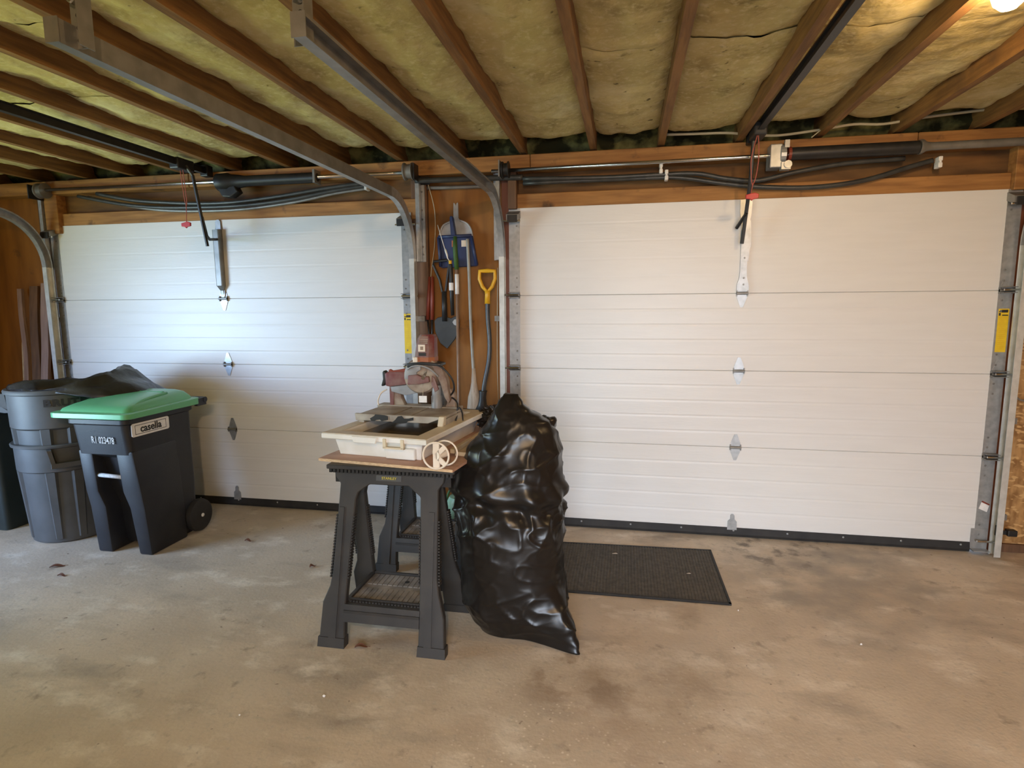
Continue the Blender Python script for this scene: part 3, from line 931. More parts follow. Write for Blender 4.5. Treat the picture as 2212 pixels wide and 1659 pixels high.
# ------------------------------------------------------------------ bulb
t = thing('ceiling_bulb', 'lit bare bulb in a holder under the ceiling joists', 'light bulb', (1.885, -1.70, 2.358))
b = BM(); lathe(b, [(0.001, -0.052), (0.022, -0.048), (0.040, -0.030), (0.048, -0.005), (0.044, 0.02), (0.030, 0.045), (0.020, 0.06), (0.018, 0.07)], (1.885, -1.70, 2.433), 24, 'z', True)
bulb = obj('bulb', b, 'bulb', t, True)
b = BM(); lathe(b, [(0.024, 2.468), (0.028, 2.472), (0.028, 2.50), (0.055, 2.505), (0.055, 2.53)], (1.885, -1.70, 0.028), 20, 'z', True)
obj('lamp_holder', b, 'cream', t)
t = thing('ceiling_bulb', 'lit bare bulb under the ceiling behind the camera', 'light bulb', (0.9, -4.9, 2.3))
b = BM(); lathe(b, [(0.001, -0.052), (0.022, -0.048), (0.040, -0.030), (0.048, -0.005), (0.044, 0.02), (0.030, 0.045), (0.020, 0.06), (0.018, 0.07)], (0.9, -4.9, 2.405), 24, 'z', True)
obj('bulb', b, 'bulb2', t, True)
b = BM(); lathe(b, [(0.024, 2.468), (0.028, 2.472), (0.028, 2.50), (0.055, 2.505), (0.055, 2.53)], (0.9, -4.9, 0), 20, 'z', True)
obj('lamp_holder', b, 'cream', t)

# ------------------------------------------------------------------ wheeled cart with green lid
def rect_ring(x0, x1, y0, y1, z, r=0.03, n=4, z2=None):
    """rounded rectangle ring (z2: height at the back edge)"""
    pts = []
    for cx, cy, a0 in ((x1 - r, y1 - r, 0), (x0 + r, y1 - r, PI / 2), (x0 + r, y0 + r, PI), (x1 - r, y0 + r, 1.5 * PI)):
        for k in range(n + 1):
            a = a0 + PI / 2 * k / n
            yy = cy + r * math.sin(a)
            zz = z if z2 is None else z + (z2 - z) * (yy - y0) / (y1 - y0)
            pts.append((cx + r * math.cos(a), yy, zz))
    return pts

cart = thing('wheeled_cart', 'charcoal wheeled waste cart with a light green lid and white side sticker', 'waste cart', (-2.26, -0.70, 0))
# body: upper tub, then two front columns beside a deep recess, one mesh
b = BM()
loft(b, [rect_ring(-2.415, -2.075, -0.80, -0.50, 0.03, 0.03), rect_ring(-2.44, -2.075, -0.84, -0.48, 0.35, 0.035), rect_ring(-2.462, -2.085, -0.895, -0.47, 0.60, 0.04),
         rect_ring(-2.468, -2.09, -0.975, -0.465, 0.64, 0.04), rect_ring(-2.478, -2.095, -0.995, -0.455, 0.82, 0.04), rect_ring(-2.495, -2.08, -1.010, -0.445, 0.83, 0.04), rect_ring(-2.495, -2.08, -1.010, -0.445, 0.855, 0.04)])
body = obj('body', b, 'cart', cart, math.radians(35))
for name, xs in (('left', ((-2.445, -2.345, 0.0), (-2.452, -2.34, 0.30), (-2.464, -2.375, 0.40), (-2.468, -2.37, 0.66))), ('right', ((-2.15, -2.06, 0.0), (-2.17, -2.064, 0.30), (-2.20, -2.07, 0.40), (-2.205, -2.088, 0.66)))):
    b = BM()
    fy = {0.0: -0.922, 0.30: -0.943, 0.40: -0.951, 0.66: -0.972}
    loft(b, [[(x0, fy[z], z), (x1, fy[z], z), (x1, -0.62, z), (x0, -0.62, z)] for x0, x1, z in xs])
    bevel(b, 0.012, 2)
    obj('front_column', b, 'cart', cart, math.radians(35))
b = BM(); tube(b, [(-2.40, -0.935, 0.500), (-2.17, -0.935, 0.490)], 0.0125, 12); obj('lift_bar', b, 'whiteink', cart, True, label='bare metal lift bar')
b = BM(); bx(b, -2.372, -2.10, -0.72, -0.52, 0.004, 0.03); obj('base_plate', b, 'cart', cart)
# lid: rim, raised dome with two panels and ridges
b = BM()
loft(b, [rect_ring(-2.585, -2.045, -1.03, -0.42, 0.862, 0.045, 5), rect_ring(-2.59, -2.04, -1.035, -0.42, 0.866, 0.045, 5), rect_ring(-2.59, -2.04, -1.035, -0.42, 0.893, 0.045, 5, 0.905),
         rect_ring(-2.578, -2.052, -1.022, -0.43, 0.897, 0.045, 5, 0.909), rect_ring(-2.560, -2.07, -1.000, -0.45, 0.898, 0.045, 5, 0.910), rect_ring(-2.552, -2.078, -0.99, -0.455, 0.912, 0.04, 5, 0.925),
         rect_ring(-2.53, -2.11, -0.93, -0.47, 0.930, 0.04, 5, 0.955), rect_ring(-2.48, -2.16, -0.84, -0.48, 0.948, 0.04, 5, 0.966), rect_ring(-2.42, -2.22, -0.74, -0.50, 0.958, 0.03, 5, 0.970)])
lid = obj('lid', b, 'green', cart, math.radians(40))
def lid_z(x, y):
    ty = min(1, max(0, (-0.99 - y) / (-0.99 + 0.455)))
    base = 0.917 + 0.045 * math.sin(min(1, (y + 0.99) / 0.40) * PI / 2)
    ex = min(x + 2.552, -2.078 - x)
    return base - max(0, 0.055 - ex) * 0.35
for pts in ([(-2.535, -0.955), (-2.50, -0.80), (-2.48, -0.62)], [(-2.10, -0.955), (-2.135, -0.80), (-2.15, -0.60)], [(-2.47, -0.60), (-2.32, -0.595), (-2.17, -0.60)]):
    b = BM()
    P = smooth_path([(x, y, lid_z(x, y) - 0.004) for x, y in pts], 6)
    tube(b, P, 0.010, 8)
    obj('lid_ridge', b, 'green', lid, True)
b = BM(); tube(b, [(-2.50, -0.385, 0.885), (-2.04, -0.385, 0.885)], 0.019, 12)
for xx in (-2.49, -2.30, -2.055):
    bx(b, xx - 0.012, xx + 0.012, -0.46, -0.375, 0.85, 0.90)
obj('push_handle', b, 'cart', cart, math.radians(40))
for xx, s in ((-2.075, 1), (-2.475, -1)):
    b = BM()
    lathe(b, [(0.012, -0.03), (0.085, -0.03), (0.105, -0.022), (0.110, 0.0), (0.105, 0.022), (0.085, 0.03), (0.060, 0.024), (0.012, 0.03)], (xx + 0.012 * s, -0.505, 0.112), 36, 'x', True)
    wh = obj('wheel', b, 'rubber', cart, math.radians(40))
    b = BM(); lathe(b, [(0.013, 0.0), (0.012, 0.006), (0.004, 0.009)], (xx + s * 0.012 + 0.029, -0.505, 0.112), 14, 'x', True)
    obj('axle_cap', b, 'white', wh, True)
b = BM(); tube(b, [(-2.47, -0.505, 0.112), (-2.08, -0.505, 0.112)], 0.009, 8); obj('axle', b, 'galvdull', cart)
lettering('serial_lettering', 'R1 023478', 0.058, 'whiteink', cart, (-2.262, -0.992, 0.728), (1, 0, -0.02), (0, -0.09, 1), sx=0.62, bold=0.0008)
b = BM()
prism(b, [(-2.0855, -0.955, 0.745), (-2.0855, -0.685, 0.745), (-2.0855, -0.675, 0.752), (-2.0855, -0.675, 0.817), (-2.0855, -0.685, 0.825), (-2.0855, -0.955, 0.825), (-2.0855, -0.965, 0.817), (-2.0855, -0.965, 0.752)], (0.003, 0, 0))
st = obj('side_sticker', b, 'paper', cart, label='white sticker with dark outlined lettering')
b = BM()
for (y0, y1, z0, z1) in ((-0.94, -0.70, 0.757, 0.760), (-0.94, -0.70, 0.810, 0.813), (-0.94, -0.937, 0.757, 0.813), (-0.703, -0.70, 0.757, 0.813)):
    bx(b, -2.0826, -2.0820, y0, y1, z0, z1)
obj('sticker_outline', b, 'ink', st, kind='stuff')
lettering('sticker_lettering', 'casella', 0.062, 'ink', st, (-2.0822, -0.82, 0.786), (0, 1, 0), (0, 0, 1), sx=1.02, extrude=0.001, bold=0.0015)

# ------------------------------------------------------------------ two grey round cans, one standing in the other
CX, CY = -2.905, -0.66
def can(label, z0, h, rb, rt, print_it, hang):
    t = thing('round_can', label, 'waste can', (CX, CY, z0), 'grey round waste cans')
    b = BM()
    n = 64
    prof = [(rb - 0.01, z0), (rb, z0 + 0.008), (rb + (rt - rb) * 0.72, z0 + h * 0.72), (rt + 0.004, z0 + h * 0.735), (rt + 0.008, z0 + h * 0.965), (rt + 0.004, z0 + h * 0.97),
            (rt + 0.022, z0 + h * 0.972), (rt + 0.024, z0 + h * 0.99), (rt + 0.018, z0 + h), (rt - 0.002, z0 + h), (rt - 0.006, z0 + h * 0.97), (rb - 0.012, z0 + 0.03), (0.002, z0 + 0.025)]
    lathe(b, prof, (CX, CY, 0), n, 'z', False)
    vb = [v for v in b.verts if abs(v.co.z - z0) < 1e-4]
    obj('can_body', b, 'cangrey', t, math.radians(40))
    # vertical ribs on the wall
    for ang in (-150, -118, -62, -30, 30, 150, 90):
        a = math.radians(ang)
        e = Vector((math.cos(a), math.sin(a), 0)); tdir = Vector((-e.y, e.x, 0))
        b = BM()
        c0 = Vector((CX, CY, 0))
        r0, r1 = rb + 0.002, rb + (rt - rb) * 0.72 + 0.002
        zt_ = z0 + h * 0.73
        p = [c0 + e * (r0 - 0.01) - tdir * 0.030, c0 + e * (r0 + 0.006) - tdir * 0.016, c0 + e * (r0 + 0.006) + tdir * 0.016, c0 + e * (r0 - 0.01) + tdir * 0.030]
        q = [c0 + e * (r1 - 0.01) - tdir * 0.040, c0 + e * (r1 + 0.012) - tdir * 0.024, c0 + e * (r1 + 0.012) + tdir * 0.024, c0 + e * (r1 - 0.01) + tdir * 0.040]
        loft(b, [[v + Vector((0, 0, z0 + 0.03)) for v in p], [v + Vector((0, 0, zt_)) for v in q]])
        obj('wall_rib', b, 'cangrey', t)
    # loop handles under the rim
    for ang in (hang, hang + 180):
        a = math.radians(ang)
        e = Vector((math.cos(a), math.sin(a), 0)); tdir = Vector((-e.y, e.x, 0))
        c0 = Vector((CX, CY, 0)) + e * (rt + 0.012)
        b = BM()
        zt_ = z0 + h * 0.965; zb = zt_ - 0.115
        def L(u, z, o):
            return c0 + tdir * u + e * o + Vector((0, 0, z))
        for pts in ([(-0.115, zt_, -0.02), (-0.115, zt_, 0.045), (-0.095, zb, 0.045), (-0.095, zb, -0.02)], [(0.115, zt_, -0.02), (0.115, zt_, 0.045), (0.095, zb, 0.045), (0.095, zb, -0.02)]):
            prism(b, [L(*p) for p in pts], tdir * (0.022 if pts[0][0] < 0 else -0.022))
        prism(b, [L(-0.10, zb + 0.03, 0.012), L(-0.10, zb + 0.03, 0.047), L(-0.10, zb, 0.047), L(-0.10, zb - 0.01, 0.0), L(-0.10, zb - 0.01, -0.02), L(-0.10, zb + 0.005, -0.02)], tdir * 0.20)
        obj('loop_handle', b, 'cangrey', t)
    if print_it:
        for k, chh in enumerate('BRUTE'):
            a = math.radians(-56 + 9.8 * k)
            e = Vector((math.cos(a), math.sin(a), 0)); tdir = Vector((-e.y, e.x, 0))
            lettering('name_lettering', chh, 0.058, 'ink', t, Vector((CX, CY, z0 + h * 0.91)) + e * (rt + 0.0095), tdir, (0, 0, 1), sx=1.2, extrude=0.001, bold=0.003)
        a = math.radians(-33)
        e = Vector((math.cos(a), math.sin(a), 0)); tdir = Vector((-e.y, e.x, 0))
        c0 = Vector((CX, CY, z0 + h * 0.835)) + e * (rt + 0.0065)
        b = BM(); prism(b, [c0 - tdir * 0.035 + Vector((0, 0, -0.012)), c0 + tdir * 0.035 + Vector((0, 0, -0.012)), c0 + tdir * 0.035 + Vector((0, 0, 0.012)), c0 - tdir * 0.035 + Vector((0, 0, 0.012))], e * 0.003)
        obj('name_plate', b, 'ink', t)
    return t
can('grey round waste can standing on the floor, with a second can set in it', 0.0, 0.655, 0.222, 0.262, False, -38)
can('upper grey round waste can nested in another, rim draped with a black bag', 0.10, 0.90, 0.222, 0.268, True, 20)

# black liner spilling over the rim of the upper can and off to the right
b = BM()
NA, NR = 72, 14
V = []
for i in range(NA):
    a = 2 * PI * i / NA
    row = []
    right = max(0.0, math.cos(a - 0.62)) ** 1.5
    for j in range(NR):
        f = j / (NR - 1)
        if f < 0.35:                      # inside of the can, rising to the rim
            g = f / 0.35
            r = 0.215 + 0.055 * g
            z = 0.86 + 0.165 * g
        else:                             # over the rim and hanging outside
            g = (f - 0.35) / 0.65
            back = max(0.0, math.sin(a))
            r = 0.285 + g * (0.012 + 0.36 * right * (0.55 + 0.45 * g))
            z = 1.022 + 0.012 * math.sin(g * PI) - g * (0.030 + 0.10 * back * (1 - right)) + right * (0.12 * math.sin(min(1, g * 1.6) * PI * 0.62) - 0.22 * g * g)
        nn = noise.noise((math.cos(a) * 3, math.sin(a) * 3, f * 5)) * 0.028 + noise.noise((math.cos(a) * 9, math.sin(a) * 9, f * 11)) * 0.012
        z += nn * (0.5 + right)
        r += nn * 0.5
        front = max(0.0, math.cos(a + 1.75)) ** 2      # on the camera side the rim stays bare
        if f >= 0.35:
            z = z * (1 - front) + front * (1.0 - 0.02 * g)
            r = r * (1 - front) + front * (0.262 - 0.02 * g)
        row.append(b.verts.new((CX + r * math.cos(a), CY + r * math.sin(a), z)))
    V.append(row)
for i in range(NA):
    for j in range(NR - 1):
        b.faces.new((V[i][j], V[(i + 1) % NA][j], V[(i + 1) % NA][j + 1], V[i][j + 1]))
o = obj('bin_liner', b, 'bagdull', None, True, loc=(CX, CY, 0.86))
sol = o.modifiers.new('sheet', 'SOLIDIFY'); sol.thickness = 0.002
tag(o, 'black bin liner draped over the rim of the nested grey cans', 'bin liner')

# dark bin at the left edge
t = thing('dark_bin', 'dark green wheeled bin half hidden behind the grey cans at the left edge', 'waste bin', (-3.62, -0.52, 0))
b = BM(); loft(b, [rect_ring(-3.88, -3.36, -0.74, -0.26, 0.0, 0.03), rect_ring(-3.92, -3.335, -0.78, -0.24, 0.80, 0.04), rect_ring(-3.93, -3.325, -0.79, -0.23, 0.81, 0.04), rect_ring(-3.93, -3.325, -0.79, -0.23, 0.84, 0.04)])
obj('bin_body', b, 'darkbin', t, math.radians(35))
b = BM(); loft(b, [rect_ring(-3.95, -3.31, -0.81, -0.21, 0.842, 0.04), rect_ring(-3.95, -3.31, -0.81, -0.21, 0.862, 0.04), rect_ring(-3.85, -3.40, -0.72, -0.30, 0.885, 0.04)])
obj('bin_lid', b, 'darkbin', t, math.radians(35))

# ------------------------------------------------------------------ boards leaning on the wall at the left
def bent_board(label, pts, wd, th_, mm):
    b = BM()
    P = smooth_path(pts, 5)
    loft(b, [[(p.x - wd / 2, p.y, p.z), (p.x + wd / 2, p.y, p.z), (p.x + wd / 2, p.y + th_, p.z), (p.x - wd / 2, p.y + th_, p.z)] for p in P])
    o = obj('leaning_board', b, mm, loc=(pts[-1][0], pts[-1][1], 0))
    tag(o, label, 'board', 'boards leaning on the left wall')
    if wd > 0.055 and mm == 'plank':
        b = BM(); lathe(b, [(0.008, -0.002), (0.007, -0.006), (0.003, -0.008)], (P[0].x - 0.004, P[0].y, P[0].z - 0.055), 10, 'y', True)
        obj('screw_head', b, 'rod', o)
bent_board('narrow warped grey board leaning on the wall, leftmost of three', [(-3.915, -0.02, 1.66), (-3.885, -0.055, 1.45), (-3.852, -0.08, 1.2), (-3.845, -0.10, 0.98), (-3.852, -0.15, 0.5), (-3.86, -0.19, 0.0)], 0.042, 0.02, 'plank')
bent_board('dark brown board leaning on the wall between two pale boards', [(-3.80, -0.0, 1.68), (-3.79, -0.04, 1.4), (-3.775, -0.07, 1.1), (-3.77, -0.09, 0.9), (-3.77, -0.16, 0.0)], 0.075, 0.02, 'stud')
bent_board('pale pinkish board with a screw near its top leaning beside the track', [(-3.660, -0.03, 1.70), (-3.650, -0.07, 1.45), (-3.652, -0.09, 1.2), (-3.668, -0.11, 0.95), (-3.68, -0.15, 0.5), (-3.70, -0.19, 0.0)], 0.066, 0.022, 'plank')
bent_board('short thin pale stick leaning low at the far left of the wall', [(-3.935, 0.02, 1.44), (-3.905, -0.04, 1.28), (-3.885, -0.08, 1.1), (-3.875, -0.16, 0.0)], 0.012, 0.008, 'palewood')

# ------------------------------------------------------------------ sawhorses
def sawhorse(label, name_plate):
    t = thing('sawhorse', label, 'sawhorse', (-0.27, -1.415, 0), 'folding sawhorses')
    yc = -1.415
    prof = [(-0.536, 0.767), (-0.533, 0.730), (-0.508, 0.703), (-0.510, 0.589), (-0.518, 0.318), (-0.527, 0.258), (-0.556, 0.187), (-0.563, 0.0), (-0.440, 0.0), (-0.448, 0.147), (-0.447, 0.215), (-0.438, 0.433),
            (-0.429, 0.634), (-0.420, 0.665), (-0.366, 0.703), (-0.180, 0.703), (-0.122, 0.660), (-0.114, 0.513), (-0.102, 0.244), (-0.097, 0.0), (0.022, 0.0), (0.012, 0.158), (-0.016, 0.258), (-0.026, 0.318),
            (-0.036, 0.589), (-0.040, 0.694), (-0.018, 0.724), (-0.010, 0.767)]
    for s in (1, -1):                     # front frame, rear frame mirrored
        def Yz(z, off=0.0):
            return yc - s * (0.030 + 0.185 * (1 - z / 0.775) - off)
        b = BM()
        a = [b.verts.new((x, Yz(z), z)) for x, z in prof]
        c = [b.verts.new((x, Yz(z, 0.036), z)) for x, z in prof]
        n = len(a)
        for i in range(n):
            j = (i + 1) % n
            b.faces.new((a[i], a[j], c[j], c[i]))
        b.faces.new(a[::-1]); b.faces.new(c)
        bevel(b, 0.004, 1)
        fr = obj('leg_frame', b, 'sawblack', t)
        b = BM()                          # grip teeth down the leg edges and raised leg spines
        for k in range(22):
            z = 0.56 - k * 0.0125
            f = (0.589 - z) / (0.589 - 0.258)
            for xo, xi in ((-0.510 - 0.014 * f, -0.434 - 0.012 * f), (-0.036 + 0.018 * f, -0.116 + 0.012 * f)):
                sg = 1 if xo > xi else -1
                bx(b, min(xo, xo + sg * 0.007), max(xo, xo + sg * 0.007), min(Yz(z), Yz(z, 0.03)), max(Yz(z), Yz(z, 0.03)), z - 0.004, z + 0.004)
                bx(b, min(xi, xi - sg * 0.006), max(xi, xi - sg * 0.006), min(Yz(z), Yz(z, 0.03)), max(Yz(z), Yz(z, 0.03)), z - 0.004, z + 0.004)
        obj('grip_teeth', b, 'sawblack', fr, kind='stuff')
        for xa, xb_ in ((-0.492, -0.500), (-0.064, -0.055)):
            b = BM()
            hexa(b, [(xb_ - 0.017, Yz(0.03, -0.004), 0.03), (xb_ + 0.017, Yz(0.03, -0.004), 0.03), (xb_ + 0.017, Yz(0.03, 0.01), 0.03), (xb_ - 0.017, Yz(0.03, 0.01), 0.03),
                     (xa - 0.012, Yz(0.60, -0.004), 0.60), (xa + 0.012, Yz(0.60, -0.004), 0.60), (xa + 0.012, Yz(0.60, 0.01), 0.60), (xa - 0.012, Yz(0.60, 0.01), 0.60)])
            obj('leg_spine', b, 'sawblack', fr)
            b = BM()
            xq = -0.503 if xa < -0.3 else -0.0375
            hexa(b, [(xq - 0.064, Yz(0.0, -0.004), 0.0), (xq + 0.064, Yz(0.0, -0.004), 0.0), (xq + 0.064, Yz(0.0, 0.040), 0.0), (xq - 0.064, Yz(0.0, 0.040), 0.0),
                     (xq - 0.062, Yz(0.04, -0.004), 0.042), (xq + 0.062, Yz(0.04, -0.004), 0.042), (xq + 0.062, Yz(0.04, 0.040), 0.042), (xq - 0.062, Yz(0.04, 0.040), 0.042)])
            obj('foot', b, 'sawblack', fr)
        b = BM()                          # cross bar below the shelf
        hexa(b, [(-0.452, Yz(0.105), 0.112), (-0.098, Yz(0.105), 0.112), (-0.098, Yz(0.105, 0.03), 0.112), (-0.452, Yz(0.105, 0.03), 0.112),
                 (-0.452, Yz(0.18), 0.186), (-0.098, Yz(0.18), 0.186), (-0.098, Yz(0.18, 0.03), 0.186), (-0.452, Yz(0.18, 0.03), 0.186)])
        bx(b, -0.452, -0.098, min(Yz(0.16), Yz(0.16, -0.006)), max(Yz(0.16), Yz(0.16, -0.006)), 0.150, 0.162)
        obj('cross_bar', b, 'sawblack', fr)
        if s == 1 and name_plate:
            b = BM()
            hexa(b, [(-0.335, Yz(0.728, -0.003), 0.722), (-0.215, Yz(0.728, -0.003), 0.722), (-0.215, Yz(0.728, 0.005), 0.722), (-0.335, Yz(0.728, 0.005), 0.722),
                     (-0.335, Yz(0.750, -0.003), 0.747), (-0.215, Yz(0.750, -0.003), 0.747), (-0.215, Yz(0.750, 0.005), 0.747), (-0.335, Yz(0.750, 0.005), 0.747)])
            pl = obj('name_plate', b, 'labelgrey', fr)
            lettering('plate_lettering', 'STANLEY', 0.0165, 'yellowink', pl, (-0.272, Yz(0.735, -0.0045), 0.7345), (1, 0, 0), (0, 0.235, 1), sx=1.05)
    # top: cap with a band of moulded slots
    b = BM()
    bx(b, -0.572, 0.036, yc - 0.052, yc + 0.052, 0.768, 0.788)
    bevel(b, 0.003, 1)
    cap = obj('top_cap', b, 'sawblack', t)
    b = BM()
    x = -0.560
    while x < 0.02:
        bx(b, x, x + 0.013, yc - 0.049, yc + 0.049, 0.752, 0.768)
        x += 0.0185
    obj('moulded_slots', b, 'black', cap, kind='stuff')
    b = BM()
    bx(b, -0.545, 0.010, yc - 0.020, yc + 0.020, 0.70, 0.768)
    obj('hinge_beam', b, 'black', t)
    # folding shelf: tray with rim, ribbed floor and a screw hole
    b = BM()
    X0, X1, Y0, Y1 = -0.445, -0.108, yc - 0.135, yc + 0.150
    bx(b, X0, X1, Y0, Y1, 0.178, 0.186)
    sh = obj('shelf', b, 'shelf', t)
    for x0, x1, y0, y1 in ((X0 - 0.012, X0 + 0.004, Y0, Y1), (X1 - 0.004, X1 + 0.010, Y0, Y1), (X0, X1, Y1 - 0.012, Y1), (X0, X1, Y0, Y0 + 0.010)):
        b = BM(); bx(b, x0, x1, y0, y1, 0.172, 0.197); obj('shelf_rim', b, 'sawblack', sh)
    b = BM()
    for k in range(13):
        xx = X0 + 0.015 + k * 0.0255
        bx(b, xx, xx + 0.021, Y0 + 0.02, yc - 0.012, 0.186, 0.1895)
        bx(b, xx, xx + 0.021, yc + 0.028, Y1 - 0.02, 0.186, 0.1895)
    obj('shelf_ribs', b, 'shelf', sh, kind='stuff')
    b = BM()
    for k in range(22):
        xx = X0 + 0.008 + k * 0.0152
        bx(b, xx, xx + 0.010, Y0 - 0.014, Y0, 0.182, 0.192)
    obj('shelf_teeth', b, 'sawblack', sh, kind='stuff')
    b = BM(); lathe(b, [(0.012, 0.1895), (0.012, 0.1905)], ((X0 + X1) / 2 + 0.03, yc + 0.07, 0), 12, 'z', True); obj('shelf_hole', b, 'ink', sh)
    return t
sh1 = sawhorse('black folding sawhorse with a grey name plate, nearest the camera', True)
sh2 = copy_tree(sh1)
sh2.location = (-0.33, -0.66, 0)
sh2['label'] = 'black folding sawhorse standing behind the nearer one, bluish in the daylight'

# ------------------------------------------------------------------ plywood top and boards
def plane2(o, th_):
    c, s_ = math.cos(th_), math.sin(th_)
    def f(u, v, z):
        return Vector((o[0] + c * u - s_ * v, o[1] + s_ * u + c * v, z))
    return f
TH = math.radians(-7.4)
Q = plane2((-0.640, -1.412), TH)
ZP = 0.801
t = thing('plywood_sheet', 'thin pinkish plywood sheet laid across the sawhorses under the tile saw', 'plywood', (-0.3, -0.9, 0.79))
b = BM(); hexa(b, [Q(0, 0, 0.789), Q(0.685, 0, 0.789), Q(0.685, 1.10, 0.789), Q(0, 1.10, 0.789), Q(0, 0, ZP), Q(0.685, 0, ZP), Q(0.685, 1.10, ZP), Q(0, 1.10, ZP)])
obj('sheet', b, 'plypink', t)
b = BM(); hexa(b, [Q(0.002, -0.0015, 0.7885), Q(0.683, -0.0015, 0.7885), Q(0.683, 0.001, 0.7885), Q(0.002, 0.001, 0.7885), Q(0.002, -0.0015, ZP + 0.0003), Q(0.683, -0.0015, ZP + 0.0003), Q(0.683, 0.001, ZP + 0.0003), Q(0.002, 0.001, ZP + 0.0003)])
obj('front_edge', b, 'plyedge', t, label='pale cut front edge')
def board(label, u0, v0, u1, v1, wd, z0, z1, mm='palewood'):
    b = BM()
    A = Q(u0, v0, 0); B = Q(u1, v1, 0); d = (B - A).normalized(); nrm = Vector((-d.y, d.x, 0)) * wd / 2
    p = [A - nrm, B - nrm, B + nrm, A + nrm]
    hexa(b, [q + Vector((0, 0, z0)) for q in p] + [q + Vector((0, 0, z1)) for q in p])
    bevel(b, 0.002, 1)
    tag(obj('scrap_board', b, mm, loc=(A + B) / 2 + Vector((0, 0, z0))), label, 'board', 'scrap boards beside the tile saw')
board('pale scrap board lying on the plywood along the right side of the tile saw', 0.625, 0.22, 0.62, 0.98, 0.055, ZP + 0.001, 0.822)
board('narrow pale batten stacked on a scrap board beside the tile saw', 0.602, 0.18, 0.585, 0.95, 0.022, 0.823, 0.845)
board('wide pale board end sticking out toward the black bag', 0.70, 0.24, 0.665, 0.80, 0.055, ZP + 0.001, 0.818)

# ------------------------------------------------------------------ tile saw
saw = thing('tile_saw', 'dusty wet tile saw with a white tray and red motor standing on plywood', 'tile saw', (-0.35, -1.0, ZP))
S = plane2((-0.590, -1.345), TH)         # u to the right, v to the back
def ring(u0, u1, v0, v1, z):
    return [S(u0, v0, z), S(u1, v0, z), S(u1, v1, z), S(u0, v1, z)]
b = BM()
W_, D_ = 0.445, 0.70
ZR = 0.913
outer = [ring(0.010, W_ - 0.005, 0.030, D_ - 0.03, ZP + 0.001), ring(-0.005, W_ + 0.012, 0.012, D_, 0.885), ring(-0.042, W_ + 0.052, -0.030, D_ + 0.035, 0.887), ring(-0.046, W_ + 0.056, -0.034, D_ + 0.04, 0.891), ring(-0.046, W_ + 0.056, -0.034, D_ + 0.04, ZR - 0.003), ring(-0.042, W_ + 0.052, -0.030, D_ + 0.036, ZR),
         ring(0.022, W_ - 0.018, 0.035, D_ - 0.03, ZR), ring(0.026, W_ - 0.022, 0.040, D_ - 0.035, ZR - 0.008), ring(0.036, W_ - 0.03, 0.055, D_ - 0.05, ZP + 0.012)]
R_ = loft(b, outer, True, False)
b.faces.new(R_[0][::-1]); b.faces.new(R_[-1])
tray = obj('water_tray', b, 'tray', saw)
b = BM(); r_ = ring(0.030, W_ - 0.026, 0.046, D_ - 0.04, 0.872); r2 = ring(0.030, W_ - 0.026, 0.046, D_ - 0.04, 0.876)
hexa(b, r_ + r2); obj('dirty_water', b, 'water', tray)
# rim top, dust-stained
b = BM()
ro = ring(-0.043, W_ + 0.053, -0.031, D_ + 0.037, ZR + 0.0006); ri = ring(0.021, W_ - 0.017, 0.034, D_ - 0.029, ZR + 0.0006)
hi_o = [p + Vector((0, 0, 0.0016)) for p in ro]; hi_i = [p + Vector((0, 0, 0.0016)) for p in ri]
A = [[b.verts.new(p) for p in q] for q in (ro, hi_o, hi_i, ri)]
for k in range(4):
    a_, c_ = A[k], A[(k + 1) % 4]
    for i in range(4):
        b.faces.new((a_[i], a_[(i + 1) % 4], c_[(i + 1) % 4], c_[i]))
obj('rim_top', b, 'rim', tray)
# front lip pieces: shallow spout, handle notch block, side bead
b = BM()
hexa(b, ring(0.13, 0.245, -0.041, -0.030, 0.879) + ring(0.12, 0.255, -0.041, -0.030, ZR - 0.004)); bevel(b, 0.003, 1)
obj('front_lip', b, 'tray', tray)
b = BM()
for u0, u1, z0, z1 in ((0.285, 0.300, 0.866, ZR - 0.006), (0.375, 0.390, 0.866, ZR - 0.006), (0.285, 0.390, 0.862, 0.870)):
    hexa(b, ring(u0, u1, -0.042, -0.024, z0) + ring(u0, u1, -0.042, -0.024, z1))
obj('handle_notch', b, 'rim', tray)
b = BM(); hexa(b, ring(0.270, 0.420, 0.006, 0.04, ZP + 0.002) + ring(0.265, 0.425, -0.004, 0.04, 0.858)); bevel(b, 0.004, 1)
obj('front_boss', b, 'tray', tray)
